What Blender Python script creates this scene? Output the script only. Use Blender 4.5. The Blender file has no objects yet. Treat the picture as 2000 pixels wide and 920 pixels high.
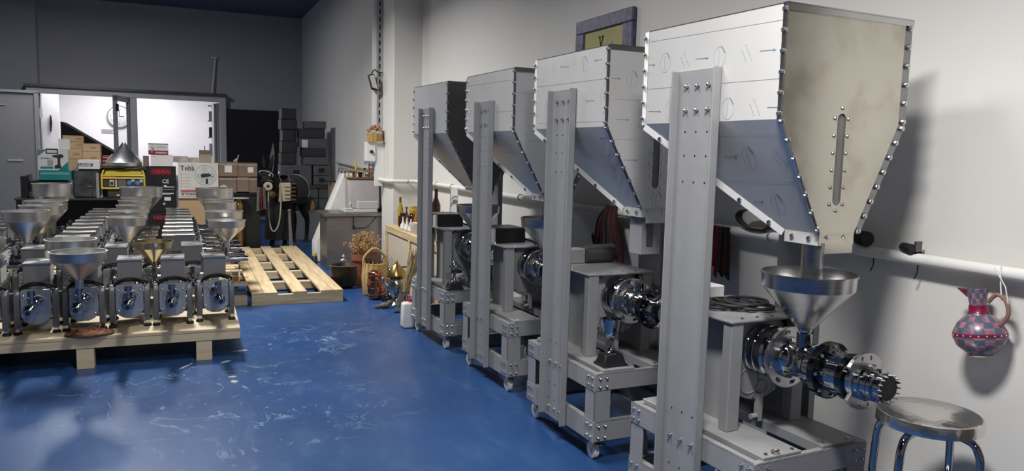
import bpy, bmesh, math, random
from mathutils import Vector, Matrix
PI = math.pi
R = math.radians
scene = bpy.context.scene
COL = scene.collection
random.seed(7)

# ------------------------------------------------------------------ camera
def make_camera():
    yaw, pitch, roll, f = R(23.66), R(6.188), R(1.443), 1494.4
    fw = Vector((math.sin(yaw)*math.cos(pitch), math.cos(yaw)*math.cos(pitch), -math.sin(pitch)))
    r = Vector((math.cos(yaw), -math.sin(yaw), 0)); up = r.cross(fw)
    cx = r*math.cos(roll) + up*math.sin(roll)
    cy = up*math.cos(roll) - r*math.sin(roll)
    cam = bpy.data.cameras.new('camera'); o = bpy.data.objects.new('camera', cam); COL.objects.link(o)
    m = Matrix((cx, cy, -fw)).transposed().to_4x4(); m.translation = (0, 0, 1.6)
    o.matrix_world = m
    cam.sensor_width = 36; cam.sensor_fit = 'HORIZONTAL'; cam.lens = 36*f/2000
    cam.clip_start = 0.02; cam.clip_end = 200
    scene.camera = o
make_camera()

# ------------------------------------------------------------------ world, lights, exposure
w = bpy.data.worlds.new('world'); scene.world = w; w.use_nodes = True
w.node_tree.nodes['Background'].inputs[0].default_value = (0.35, 0.40, 0.50, 1)
w.node_tree.nodes['Background'].inputs[1].default_value = 0.05

def area_light(name, loc, size, power, color=(1, 1, 1), rot=(0, 0, 0), size_y=None, spread=None):
    l = bpy.data.lights.new(name, 'AREA'); l.energy = power; l.color = color; l.size = size
    if size_y: l.shape = 'RECTANGLE'; l.size_y = size_y
    if spread: l.spread = spread
    o = bpy.data.objects.new(name, l); COL.objects.link(o); o.location = loc; o.rotation_euler = rot
    return o
area_light('ceiling_lamp_near', (1.02, 1.40, 3.02), 0.30, 86, (1.0, 0.97, 0.935), size_y=0.5, spread=R(160))
area_light('ceiling_lamp_aisle', (0.45, 3.5, 4.1), 0.35, 75, (1.0, 0.98, 0.95), size_y=1.2, spread=R(145))
area_light('ceiling_lamp_middle', (-0.1, 8.2, 4.1), 0.35, 200, (1.0, 0.985, 0.96), size_y=1.2, spread=R(150))
area_light('fill_light_rear', (-1.6, -2.6, 4.2), 0.6, 25, (1.0, 0.99, 0.97), size_y=1.5)  # added fill behind the camera for soft ambient light, no real fixture
area_light('fill_light_back', (-1.4, 13.0, 4.2), 0.4, 100, (0.97, 0.98, 1.0), size_y=1.2)  # unseen fill, added to brighten the dark far end of the hall
area_light('office_lamp', (-0.9, 19.0, 3.1), 1.2, 80, (1.0, 0.97, 0.99), size_y=1.2)
area_light('office_lamp_b', (-1.9, 18.4, 3.1), 0.8, 28, (1.0, 0.97, 0.99), size_y=0.8)

vs = scene.view_settings
vs.view_transform = 'Standard'; vs.look = 'None'; vs.gamma = 1.0; vs.exposure = 0.0
vs.use_curve_mapping = False
scene.cycles.sample_clamp_indirect = 6.0

# ------------------------------------------------------------------ materials
MATS = {}
def mat(name, color, rough=0.5, metal=0.0, noise=0.06, nscale=8.0, spec=0.5, coat=0.0, trans=0.0, alpha=1.0,
        bump=0.0, bscale=60.0, stretch=(1, 1, 1), emit=0.0, rnoise=0.0, ior=1.45, aniso=0.0):
    if name in MATS: return MATS[name]
    m = bpy.data.materials.new(name); m.use_nodes = True
    nt = m.node_tree; bs = nt.nodes['Principled BSDF']
    def N(t): return nt.nodes.new(t)
    tc = N('ShaderNodeTexCoord'); mp = N('ShaderNodeMapping'); mp.inputs['Scale'].default_value = stretch
    nt.links.new(tc.outputs['Object'], mp.inputs['Vector'])
    nz = N('ShaderNodeTexNoise'); nz.inputs['Scale'].default_value = nscale; nz.inputs['Detail'].default_value = 4
    nt.links.new(mp.outputs['Vector'], nz.inputs['Vector'])
    rp = N('ShaderNodeValToRGB')
    c = Vector(color)
    lo = c*(1-noise); hi = c*(1+noise)
    rp.color_ramp.elements[0].position = 0.3; rp.color_ramp.elements[1].position = 0.7
    rp.color_ramp.elements[0].color = (*lo, 1); rp.color_ramp.elements[1].color = (*[min(1, k) for k in hi], 1)
    nt.links.new(nz.outputs['Fac'], rp.inputs['Fac']); nt.links.new(rp.outputs['Color'], bs.inputs['Base Color'])
    bs.inputs['Roughness'].default_value = rough; bs.inputs['Metallic'].default_value = metal
    bs.inputs['Specular IOR Level'].default_value = spec
    bs.inputs['Coat Weight'].default_value = coat; bs.inputs['Coat Roughness'].default_value = 0.08
    bs.inputs['Transmission Weight'].default_value = trans; bs.inputs['IOR'].default_value = ior
    bs.inputs['Alpha'].default_value = alpha; bs.inputs['Anisotropic'].default_value = aniso
    if rnoise:
        mr = N('ShaderNodeMapRange'); mr.inputs['To Min'].default_value = max(0, rough-rnoise); mr.inputs['To Max'].default_value = rough+rnoise
        nt.links.new(nz.outputs['Fac'], mr.inputs['Value']); nt.links.new(mr.outputs['Result'], bs.inputs['Roughness'])
    if bump:
        n2 = N('ShaderNodeTexNoise'); n2.inputs['Scale'].default_value = bscale; n2.inputs['Detail'].default_value = 3
        nt.links.new(mp.outputs['Vector'], n2.inputs['Vector'])
        bp = N('ShaderNodeBump'); bp.inputs['Strength'].default_value = bump; bp.inputs['Distance'].default_value = 0.01
        nt.links.new(n2.outputs['Fac'], bp.inputs['Height']); nt.links.new(bp.outputs['Normal'], bs.inputs['Normal'])
    if emit:
        bs.inputs['Emission Color'].default_value = (*color, 1); bs.inputs['Emission Strength'].default_value = emit
    MATS[name] = m
    return m

def floor_material():
    m = bpy.data.materials.new('blue_epoxy_floor'); m.use_nodes = True; nt = m.node_tree; bs = nt.nodes['Principled BSDF']
    N = nt.nodes.new; L = nt.links.new
    tc = N('ShaderNodeTexCoord')
    def noise(scale, detail=4, dist=0.0, off=(0, 0, 0), st=(1, 1, 1), rot=0):
        mp = N('ShaderNodeMapping'); mp.inputs['Location'].default_value = off; mp.inputs['Scale'].default_value = st; mp.inputs['Rotation'].default_value = (0, 0, rot)
        L(tc.outputs['Object'], mp.inputs['Vector'])
        n = N('ShaderNodeTexNoise'); n.inputs['Scale'].default_value = scale; n.inputs['Detail'].default_value = detail; n.inputs['Distortion'].default_value = dist
        L(mp.outputs['Vector'], n.inputs['Vector']); return n.outputs['Fac']
    def ramp(fac, p0, p1, c0=(0, 0, 0, 1), c1=(1, 1, 1, 1)):
        r = N('ShaderNodeValToRGB'); r.color_ramp.elements[0].position = p0; r.color_ramp.elements[1].position = p1
        r.color_ramp.elements[0].color = c0; r.color_ramp.elements[1].color = c1
        L(fac, r.inputs['Fac']); return r.outputs['Color']
    def mix(fac, a, b):
        x = N('ShaderNodeMix'); x.data_type = 'RGBA'
        if isinstance(fac, float): x.inputs[0].default_value = fac
        else: L(fac, x.inputs[0])
        for s, v in ((x.inputs[6], a), (x.inputs[7], b)):
            if isinstance(v, tuple): s.default_value = v
            else: L(v, s)
        return x.outputs[2]
    def mul(a, b):
        x = N('ShaderNodeMath'); x.operation = 'MULTIPLY'
        for s, v in ((x.inputs[0], a), (x.inputs[1], b)):
            if isinstance(v, float): s.default_value = v
            else: L(v, s)
        return x.outputs[0]
    def band(fac, c, wd):      # thin line where fac == c
        s = N('ShaderNodeMath'); s.operation = 'SUBTRACT'; L(fac, s.inputs[0]); s.inputs[1].default_value = c
        a = N('ShaderNodeMath'); a.operation = 'ABSOLUTE'; L(s.outputs[0], a.inputs[0])
        return ramp(a.outputs[0], 0.0, wd, (1, 1, 1, 1), (0, 0, 0, 1))
    base = ramp(noise(1.1, 5), 0.3, 0.7, (0.0125, 0.049, 0.160, 1), (0.021, 0.073, 0.215, 1))
    dirt = mul(ramp(noise(0.9, 6, 0.4, (3, 1, 0)), 0.5, 0.72), 0.55)
    base = mix(dirt, base, (0.028, 0.068, 0.145, 1))
    # pale scuffs: thin drifting lines inside worn patches
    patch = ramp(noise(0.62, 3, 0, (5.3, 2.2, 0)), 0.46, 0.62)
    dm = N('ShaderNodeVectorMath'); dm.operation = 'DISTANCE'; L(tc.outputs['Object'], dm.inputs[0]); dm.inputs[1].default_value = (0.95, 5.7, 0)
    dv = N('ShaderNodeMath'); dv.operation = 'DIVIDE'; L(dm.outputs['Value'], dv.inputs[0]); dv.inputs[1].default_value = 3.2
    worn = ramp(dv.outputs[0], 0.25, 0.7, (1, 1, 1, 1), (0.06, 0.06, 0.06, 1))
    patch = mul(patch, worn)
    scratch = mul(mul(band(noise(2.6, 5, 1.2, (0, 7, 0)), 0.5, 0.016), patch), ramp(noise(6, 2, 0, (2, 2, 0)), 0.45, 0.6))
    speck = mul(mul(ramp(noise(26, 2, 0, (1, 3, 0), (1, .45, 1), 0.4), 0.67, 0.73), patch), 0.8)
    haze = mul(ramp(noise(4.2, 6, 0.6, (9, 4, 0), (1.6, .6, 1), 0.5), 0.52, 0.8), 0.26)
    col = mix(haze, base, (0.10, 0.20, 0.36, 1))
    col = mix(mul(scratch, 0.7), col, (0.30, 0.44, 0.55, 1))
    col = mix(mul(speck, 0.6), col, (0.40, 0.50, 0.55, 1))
    L(col, bs.inputs['Base Color'])
    mr = N('ShaderNodeMapRange'); mr.inputs['To Min'].default_value = 0.29; mr.inputs['To Max'].default_value = 0.42
    L(noise(1.7, 6), mr.inputs['Value']); L(mr.outputs['Result'], bs.inputs['Roughness'])
    bs.inputs['Specular IOR Level'].default_value = 0.42
    bp = N('ShaderNodeBump'); bp.inputs['Strength'].default_value = 0.03; bp.inputs['Distance'].default_value = 0.02
    L(noise(5, 4), bp.inputs['Height']); L(bp.outputs['Normal'], bs.inputs['Normal'])
    return m

def wood_material(name, c0, c1, scale=3.0, axis=1):
    if name in MATS: return MATS[name]
    m = bpy.data.materials.new(name); m.use_nodes = True; nt = m.node_tree; bs = nt.nodes['Principled BSDF']
    N = nt.nodes.new; L = nt.links.new
    tc = N('ShaderNodeTexCoord'); mp = N('ShaderNodeMapping'); s = [9, 9, 9]; s[axis] = 0.7
    mp.inputs['Scale'].default_value = s; L(tc.outputs['Object'], mp.inputs['Vector'])
    oi = N('ShaderNodeObjectInfo'); va = N('ShaderNodeVectorMath'); va.operation = 'SCALE'
    L(oi.outputs['Location'], va.inputs[0]); va.inputs['Scale'].default_value = 13.7
    ad = N('ShaderNodeVectorMath'); ad.operation = 'ADD'; L(mp.outputs['Vector'], ad.inputs[0]); L(va.outputs[0], ad.inputs[1])
    nz = N('ShaderNodeTexNoise'); nz.inputs['Scale'].default_value = scale; nz.inputs['Detail'].default_value = 6; nz.inputs['Distortion'].default_value = 0.8
    L(ad.outputs[0], nz.inputs['Vector'])
    rp = N('ShaderNodeValToRGB'); rp.color_ramp.elements[0].position = 0.32; rp.color_ramp.elements[1].position = 0.62
    rp.color_ramp.elements[0].color = (*c0, 1); rp.color_ramp.elements[1].color = (*c1, 1)
    L(nz.outputs['Fac'], rp.inputs['Fac']); L(rp.outputs['Color'], bs.inputs['Base Color'])
    bs.inputs['Roughness'].default_value = 0.65
    bp = N('ShaderNodeBump'); bp.inputs['Strength'].default_value = 0.15; L(nz.outputs['Fac'], bp.inputs['Height']); L(bp.outputs['Normal'], bs.inputs['Normal'])
    MATS[name] = m
    return m

def stained_steel():
    m = bpy.data.materials.new('bare_steel_sheet'); m.use_nodes = True; nt = m.node_tree; bs = nt.nodes['Principled BSDF']
    N = nt.nodes.new; L = nt.links.new; tc = N('ShaderNodeTexCoord')
    n = N('ShaderNodeTexNoise'); n.inputs['Scale'].default_value = 7; n.inputs['Detail'].default_value = 5; L(tc.outputs['Object'], n.inputs['Vector'])
    r = N('ShaderNodeValToRGB'); e = r.color_ramp.elements
    e[0].position = 0.33; e[0].color = (0.50, 0.465, 0.385, 1); e[1].position = 0.5; e[1].color = (0.60, 0.57, 0.49, 1)
    x = r.color_ramp.elements.new(0.72); x.color = (0.63, 0.605, 0.525, 1)
    L(n.outputs['Fac'], r.inputs['Fac']); L(r.outputs['Color'], bs.inputs['Base Color'])
    bs.inputs['Metallic'].default_value = 0.85
    mr = N('ShaderNodeMapRange'); mr.inputs['To Min'].default_value = 0.17; mr.inputs['To Max'].default_value = 0.30
    L(n.outputs['Fac'], mr.inputs['Value']); L(mr.outputs['Result'], bs.inputs['Roughness'])
    return m

def checker_glaze():
    m = bpy.data.materials.new('jug_glaze'); m.use_nodes = True; nt = m.node_tree; bs = nt.nodes['Principled BSDF']
    N = nt.nodes.new; L = nt.links.new; tc = N('ShaderNodeTexCoord')
    sx = N('ShaderNodeSeparateXYZ'); L(tc.outputs['Object'], sx.inputs[0])
    at = N('ShaderNodeMath'); at.operation = 'ARCTAN2'; L(sx.outputs['Y'], at.inputs[0]); L(sx.outputs['X'], at.inputs[1])
    sc = N('ShaderNodeMath'); sc.operation = 'MULTIPLY'; L(at.outputs[0], sc.inputs[0]); sc.inputs[1].default_value = 16/(2*PI)
    cb = N('ShaderNodeCombineXYZ'); L(sc.outputs[0], cb.inputs[0])
    zz = N('ShaderNodeMath'); zz.operation = 'MULTIPLY'; L(sx.outputs['Z'], zz.inputs[0]); zz.inputs[1].default_value = 47; L(zz.outputs[0], cb.inputs[1])
    ch = N('ShaderNodeTexChecker'); ch.inputs['Scale'].default_value = 1.0
    nz = N('ShaderNodeTexNoise'); nz.inputs['Scale'].default_value = 1.1; L(cb.outputs[0], nz.inputs['Vector'])
    r = N('ShaderNodeValToRGB'); r.color_ramp.elements[0].color = (0.055, 0.15, 0.16, 1); r.color_ramp.elements[1].color = (0.09, 0.105, 0.17, 1)
    r.color_ramp.elements[0].position = 0.42; r.color_ramp.elements[1].position = 0.56
    L(nz.outputs['Fac'], r.inputs['Fac']); L(cb.outputs[0], ch.inputs['Vector'])
    r2 = N('ShaderNodeValToRGB'); r2.color_ramp.elements[0].color = (0.42, 0.17, 0.24, 1); r2.color_ramp.elements[1].color = (0.20, 0.115, 0.18, 1)
    r2.color_ramp.elements[0].position = 0.45; r2.color_ramp.elements[1].position = 0.6
    L(nz.outputs['Fac'], r2.inputs['Fac'])
    L(r.outputs['Color'], ch.inputs['Color1']); L(r2.outputs['Color'], ch.inputs['Color2'])
    L(ch.outputs['Color'], bs.inputs['Base Color']); bs.inputs['Roughness'].default_value = 0.3
    return m

def hammered_steel():
    m = bpy.data.materials.new('swirled_stool_steel'); m.use_nodes = True; nt = m.node_tree; bs = nt.nodes['Principled BSDF']
    N = nt.nodes.new; L = nt.links.new; tc = N('ShaderNodeTexCoord')
    v = N('ShaderNodeTexVoronoi'); v.inputs['Scale'].default_value = 42; L(tc.outputs['Object'], v.inputs['Vector'])
    bs.inputs['Base Color'].default_value = (0.78, 0.76, 0.73, 1); bs.inputs['Metallic'].default_value = 1.0; bs.inputs['Roughness'].default_value = 0.2
    bp = N('ShaderNodeBump'); bp.inputs['Strength'].default_value = 0.10; bp.inputs['Distance'].default_value = 0.01
    L(v.outputs['Distance'], bp.inputs['Height']); L(bp.outputs['Normal'], bs.inputs['Normal'])
    return m

M_floor = floor_material()
M_wall = mat('painted_plaster_wall', (0.74, 0.73, 0.70), 0.7, noise=0.03, nscale=1.5, bump=0.04, bscale=90)
M_wallfar = mat('grey_plaster_wall', (0.40, 0.40, 0.43), 0.75, noise=0.04, nscale=1.2, bump=0.04, bscale=90)
M_ceil = mat('navy_ceiling', (0.085, 0.092, 0.15), 0.7, noise=0.1, nscale=2)
M_white = mat('white_paint', (0.80, 0.80, 0.78), 0.45, noise=0.03)
M_office = mat('office_white_wall', (0.86, 0.85, 0.86), 0.6, noise=0.02)
M_gray = mat('grey_machine_enamel', (0.262, 0.266, 0.274), 0.42, noise=0.04, nscale=14, bump=0.02, bscale=220)
M_chrome = mat('polished_chrome', (0.46, 0.46, 0.47), 0.05, 1.0, noise=0.03)
M_steel = mat('brushed_steel', (0.60, 0.60, 0.60), 0.24, 1.0, noise=0.08, nscale=5, stretch=(1, 1, 14), rnoise=0.05)
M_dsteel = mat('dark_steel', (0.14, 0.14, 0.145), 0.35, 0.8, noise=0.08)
M_funnel = mat('satin_funnel_steel', (0.68, 0.675, 0.665), 0.31, 1.0, noise=0.06, nscale=5, stretch=(1, 1, 14), rnoise=0.04, aniso=0.4)
for _m in (M_funnel, M_steel):
    _nt = _m.node_tree; _tg = _nt.nodes.new('ShaderNodeTangent'); _tg.direction_type = 'RADIAL'; _tg.axis = 'Z'
    _nt.links.new(_tg.outputs[0], _nt.nodes['Principled BSDF'].inputs['Tangent'])
M_steel.node_tree.nodes['Principled BSDF'].inputs['Anisotropic'].default_value = 0.5
M_bolt = mat('zinc_bolt', (0.62, 0.62, 0.60), 0.25, 1.0, noise=0.05)
M_zinc = mat('yellow_zinc', (0.50, 0.42, 0.27), 0.35, 1.0, noise=0.08)
M_film = mat('film_covered_steel', (0.585, 0.58, 0.57), 0.30, 0.22, noise=0.03, nscale=5, rnoise=0.04)
M_filmB = mat('film_covered_steel_matt', (0.50, 0.505, 0.515), 0.34, 0.25, noise=0.03, nscale=5)
M_bare = stained_steel()
M_print = mat('blue_film_print', (0.16, 0.30, 0.42), 0.5)
M_printline = mat('grey_film_print', (0.36, 0.42, 0.48), 0.5)
M_black = mat('black_plastic', (0.014, 0.014, 0.016), 0.4, noise=0.1)
M_rubber = mat('black_rubber', (0.012, 0.012, 0.013), 0.6, noise=0.1)
M_plastic = mat('white_nylon', (0.78, 0.78, 0.75), 0.4, noise=0.03)
M_pine = wood_material('pale_pine', (0.50, 0.36, 0.19), (0.66, 0.53, 0.33), axis=1)
M_pineX = wood_material('pale_pine_cross', (0.50, 0.36, 0.19), (0.66, 0.53, 0.33), axis=0)
M_ply = wood_material('pale_plywood', (0.52, 0.42, 0.27), (0.62, 0.53, 0.37), scale=1.6, axis=0)
M_card = mat('brown_cardboard', (0.36, 0.24, 0.14), 0.75, noise=0.06, nscale=3)
M_cardl = mat('tan_cardboard', (0.52, 0.37, 0.22), 0.75, noise=0.04, nscale=3)
M_cardg = mat('taped_cardboard', (0.22, 0.155, 0.115), 0.5, noise=0.1, nscale=3)
M_whitecard = mat('white_carton', (0.76, 0.74, 0.74), 0.5, noise=0.02)
M_blackcard = mat('black_carton', (0.018, 0.018, 0.02), 0.35, noise=0.1)
M_redprint = mat('red_print', (0.50, 0.02, 0.04), 0.5)
M_maroon = mat('maroon_print', (0.20, 0.012, 0.035), 0.45)
M_whiteprint = mat('white_print', (0.78, 0.76, 0.76), 0.5)
M_blackprint = mat('black_print', (0.03, 0.03, 0.035), 0.5)
M_teal = mat('teal_print', (0.02, 0.20, 0.21), 0.4, noise=0.08)
M_yellow = mat('yellow_enamel', (0.72, 0.56, 0.07), 0.35, noise=0.05)
M_orange = mat('orange_print', (0.55, 0.13, 0.03), 0.4)
M_bluep = mat('blue_socket', (0.08, 0.24, 0.55), 0.4)
M_alu = mat('grey_aluminium', (0.36, 0.36, 0.36), 0.45, 0.25, noise=0.03)
M_aluw = mat('pale_aluminium', (0.62, 0.62, 0.62), 0.4, 0.2, noise=0.03)
M_glass = mat('clear_glass', (0.9, 0.93, 0.93), 0.02, trans=1.0, noise=0.0, ior=1.45)
M_pane = mat('window_pane', (0.85, 0.88, 0.88), 0.03, alpha=0.16, noise=0.0)
M_brass = mat('old_brass', (0.42, 0.28, 0.10), 0.28, 1.0, noise=0.15, nscale=20)
M_copper = mat('copper', (0.42, 0.15, 0.07), 0.25, 1.0, noise=0.12, nscale=15)
M_silver = mat('tarnished_silver', (0.42, 0.41, 0.39), 0.22, 1.0, noise=0.12, nscale=12)
M_wicker = mat('straw_wicker', (0.52, 0.36, 0.14), 0.7, noise=0.25, nscale=40, stretch=(1, 1, 4), bump=0.3, bscale=70)
M_terra = mat('terracotta', (0.23, 0.075, 0.045), 0.65, noise=0.1)
M_dry = mat('dried_stalks', (0.42, 0.26, 0.12), 0.8, noise=0.3, nscale=30)
M_straw = mat('dried_wheat', (0.48, 0.38, 0.20), 0.8, noise=0.25, nscale=30)
M_blue = mat('blue_vinyl', (0.02, 0.09, 0.3), 0.3)

# ------------------------------------------------------------------ geometry helpers
class B:
    """collects shapes into ONE mesh"""
    def __init__(s): s.v = []; s.f = []
    def add(s, vs, fs):
        o = len(s.v); s.v += [tuple(x) for x in vs]; s.f += [tuple(i+o for i in f) for f in fs]; return s
    def box(s, x0, x1, y0, y1, z0, z1):
        return s.add([(x0, y0, z0), (x1, y0, z0), (x1, y1, z0), (x0, y1, z0), (x0, y0, z1), (x1, y0, z1), (x1, y1, z1), (x0, y1, z1)],
                     [(0, 3, 2, 1), (4, 5, 6, 7), (0, 1, 5, 4), (1, 2, 6, 5), (2, 3, 7, 6), (3, 0, 4, 7)])
    def prism(s, pts, ext):
        n = len(pts); e = Vector(ext); P = [Vector(p) for p in pts]
        nr = Vector((0, 0, 0))
        for i in range(n): nr += P[i].cross(P[(i+1) % n])
        if nr.dot(e) > 0: P = P[::-1]
        return s.add(P+[p+e for p in P], [tuple(range(n)), tuple(range(2*n-1, n-1, -1))]+[(i, i+n, (i+1) % n+n, (i+1) % n) for i in range(n)])
    def frame(s, d):
        d = Vector(d).normalized(); a = Vector((0, 0, 1)) if abs(d.z) < 0.9 else Vector((1, 0, 0))
        u = d.cross(a).normalized(); return u, d.cross(u)
    def rings(s, rings, closed=False, caps=True):
        n = len(rings[0]); vs = [p for r in rings for p in r]; fs = []
        m = len(rings)
        for i in range(m if closed else m-1):
            for j in range(n):
                a = i*n+j; b = i*n+(j+1) % n; k = ((i+1) % m)*n
                fs.append((a, b, k+(j+1) % n, k+j))
        if caps and not closed: fs += [tuple(range(n-1, -1, -1)), tuple(range((m-1)*n, m*n))]
        return s.add(vs, fs)
    def cyl(s, p0, p1, r0, r1=None, n=16, caps=True):
        p0 = Vector(p0); p1 = Vector(p1); r1 = r0 if r1 is None else r1
        u, v = s.frame(p1-p0)
        rg = lambda c, r: [c+(u*math.cos(2*PI*i/n)+v*math.sin(2*PI*i/n))*r for i in range(n)]
        return s.rings([rg(p0, r0), rg(p1, r1)], caps=caps)
    def lathe(s, prof, c=(0, 0, 0), axis=(0, 0, 1), n=24, caps=True):
        """prof: list of (radius, height along axis)"""
        c = Vector(c); d = Vector(axis).normalized(); u, v = s.frame(d)
        return s.rings([[c+d*h+(u*math.cos(2*PI*i/n)+v*math.sin(2*PI*i/n))*max(r, 1e-4) for i in range(n)] for r, h in prof], caps=caps)
    def tube(s, pts, r, n=8, closed=False):
        P = [Vector(p) for p in pts]; m = len(P); rings = []; prev = None
        for i in range(m):
            if closed: d = P[(i+1) % m]-P[i-1]
            else: d = P[min(i+1, m-1)]-P[max(i-1, 0)]
            d.normalize()
            if prev is None: u, v = s.frame(d)
            else:
                u = (prev-d*prev.dot(d)).normalized(); v = d.cross(u)
            prev = u
            ri = r[i] if isinstance(r, (list, tuple)) else r
            rings.append([P[i]+(u*math.cos(2*PI*k/n)+v*math.sin(2*PI*k/n))*ri for k in range(n)])
        return s.rings(rings, closed=closed)
    def torus(s, c, R_, r, axis=(0, 0, 1), n=32, k=8):
        u, v = s.frame(axis); c = Vector(c)
        return s.tube([c+(u*math.cos(2*PI*i/n)+v*math.sin(2*PI*i/n))*R_ for i in range(n)], r, k, closed=True)
    def ball(s, c, r, n=14, sc=(1, 1, 1), m=8):
        vs = []
        for i in range(m+1):
            t = -PI/2+PI*i/m
            vs.append([(c[0]+sc[0]*r*max(math.cos(t), 1e-3)*math.cos(2*PI*j/n), c[1]+sc[1]*r*max(math.cos(t), 1e-3)*math.sin(2*PI*j/n), c[2]+sc[2]*r*math.sin(t)) for j in range(n)])
        return s.rings(vs)
    def hexbox(s, b8):
        """8 corners: 4 bottom (ccw), 4 top"""
        return s.add(b8, [(0, 3, 2, 1), (4, 5, 6, 7), (0, 1, 5, 4), (1, 2, 6, 5), (2, 3, 7, 6), (3, 0, 4, 7)])
    def mesh(s, name, m, bevel=0, seg=1, sharp=35):
        me = bpy.data.meshes.new(name); me.from_pydata(s.v, [], s.f)
        bm = bmesh.new(); bm.from_mesh(me)
        bmesh.ops.recalc_face_normals(bm, faces=bm.faces)
        if bevel:
            es = [e for e in bm.edges if len(e.link_faces) == 2 and e.calc_face_angle(0) > R(40)]
            bmesh.ops.bevel(bm, geom=es, offset=bevel, segments=seg, affect='EDGES', profile=0.5, clamp_overlap=True)
        bm.to_mesh(me); bm.free()
        me.polygons.foreach_set('use_smooth', [True]*len(me.polygons)); me.set_sharp_from_angle(angle=R(sharp))
        if m: me.materials.append(m)
        return me
    def build(s, name, m, parent=None, bevel=0, loc=None, rot=None, **k):
        return link(name, s.mesh(name, m, bevel, **k), parent, loc, rot)

def link(name, me, parent=None, loc=None, rot=None):
    o = bpy.data.objects.new(name, me); COL.objects.link(o)
    if parent: o.parent = parent
    if loc: o.location = loc
    if rot: o.rotation_euler = rot
    return o
def empty(name, loc=(0, 0, 0), rz=0):
    o = bpy.data.objects.new(name, None); COL.objects.link(o); o.location = loc; o.rotation_euler = (0, 0, rz); o.empty_display_size = 0.05
    return o
def tag(o, label=None, cat=None, group=None, kind=None):
    if label: o['label'] = label
    if cat: o['category'] = cat
    if group: o['group'] = group
    if kind: o['kind'] = kind
    return o
def thing(name, label, cat, loc=(0, 0, 0), rz=0, group=None): return tag(empty(name, loc, rz), label, cat, group)
def struct(name, b, m, **k): return tag(b.build(name, m, **k), kind='structure')
def stuff(o): o['kind'] = 'stuff'; return o
def copy_tree(o, parent=None):
    c = o.copy(); COL.objects.link(c); c.parent = parent
    for ch in list(o.children): copy_tree(ch, c)
    return c
def text_mesh(txt, size, m, extrude=0.0006, bold=0.0, align='LEFT'):
    cu = bpy.data.curves.new('lettering', 'FONT'); cu.body = txt; cu.size = size; cu.extrude = extrude; cu.offset = bold; cu.align_x = align
    cu.resolution_u = 2
    o = bpy.data.objects.new('lettering', cu); COL.objects.link(o)
    dg = bpy.context.evaluated_depsgraph_get(); me = bpy.data.meshes.new_from_object(o.evaluated_get(dg))
    bpy.data.objects.remove(o); bpy.data.curves.remove(cu)
    me.name = 'lettering'; me.materials.clear(); me.materials.append(m)
    return me
def text(txt, size, m, loc, parent=None, rot=(PI/2, 0, 0), bold=0.0, align='LEFT', sx=1.0, name='lettering'):
    o = link(name, text_mesh(txt, size, m, bold=bold, align=align), parent, loc, rot)
    if sx != 1: o.scale = (sx, 1, 1)
    return o
def skin_mesh(name, verts, edges, radii, m, root=0, sub=2, parent=None):
    me = bpy.data.meshes.new(name); me.from_pydata(verts, edges, []); o = bpy.data.objects.new(name, me); COL.objects.link(o)
    md = o.modifiers.new('skin', 'SKIN'); md.use_smooth_shade = True
    sv = me.skin_vertices[0].data
    for i, r in enumerate(radii):
        sv[i].radius = (r, r) if not isinstance(r, tuple) else r
        sv[i].use_root = (i == root)
    sd = o.modifiers.new('sub', 'SUBSURF'); sd.levels = sub; sd.render_levels = sub
    dg = bpy.context.evaluated_depsgraph_get(); new = bpy.data.meshes.new_from_object(o.evaluated_get(dg))
    bpy.data.objects.remove(o); new.name = name
    new.materials.clear(); new.materials.append(m); new.polygons.foreach_set('use_smooth', [True]*len(new.polygons))
    return link(name, new, parent)
def arc(c, r, a0, a1, n, plane='xz'):
    out = []
    for i in range(n+1):
        a = a0+(a1-a0)*i/n; p, q = r*math.cos(a), r*math.sin(a)
        out.append({'xz': (c[0]+p, c[1], c[2]+q), 'xy': (c[0]+p, c[1]+q, c[2]), 'yz': (c[0], c[1]+p, c[2]+q)}[plane])
    return out
def smooth_path(pts, n=6):
    P = [Vector(p) for p in pts]; out = []
    for i in range(len(P)-1):
        p0 = P[max(i-1, 0)]; p1 = P[i]; p2 = P[i+1]; p3 = P[min(i+2, len(P)-1)]
        for k in range(n):
            t = k/n
            out.append(0.5*((2*p1)+(p2-p0)*t+(2*p0-5*p1+4*p2-p3)*t*t+(3*p1-p0-3*p2+p3)*t**3))
    return out+[P[-1]]

# ------------------------------------------------------------------ the setting
XW = 2.85          # right wall plane
struct('floor', B().box(-7, 3.4, -5, 21.2, -0.12, 0), M_floor)
struct('wall_right', B().box(XW, XW+0.3, -5, 9.46, 0, 4.4), M_wall)
struct('wall_right_recess', B().box(2.56, XW+0.3, 10.02, 17.8, 0, 4.4), M_wall)
struct('trim_pillar', B().box(2.485, XW+0.3, 9.46, 10.02, 0, 4.4), M_wall, bevel=0.008)
bk = B()
for x0, x1, z0, z1 in ((-7, -2.5, 0, 4.4), (-2.5, 0.85, 2.58, 4.4), (0.85, 2.56, 0, 4.4), (-2.5, 0.85, 0, 0.95)):
    bk.box(x0, x1, 17.62, 17.8, z0, z1)
struct('wall_back', bk, M_wallfar)
struct('wall_back_pier', B().box(-7, -2.43, 17.33, 17.62, 0, 4.4), M_wallfar)
struct('wall_left', B().box(-7.2, -7, -5, 21.2, 0, 4.4), M_wall)
struct('wall_near', B().box(-7, 3.4, -5.2, -5, 0, 4.4), M_wall)
struct('ceiling', B().box(-7.2, 3.4, -5.2, 17.8, 4.4, 4.55), M_ceil)
d3 = tag(empty('door_3', (XW-0.001, 0.79, 0)), kind='structure')      # dark door on the right wall, mirrored in the hopper front
B().box(-0.03, 0, -0.60, 0.60, 0, 2.55).build('door_leaf', mat('dark_brown_door', (0.07, 0.06, 0.05), 0.5), d3)
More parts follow.
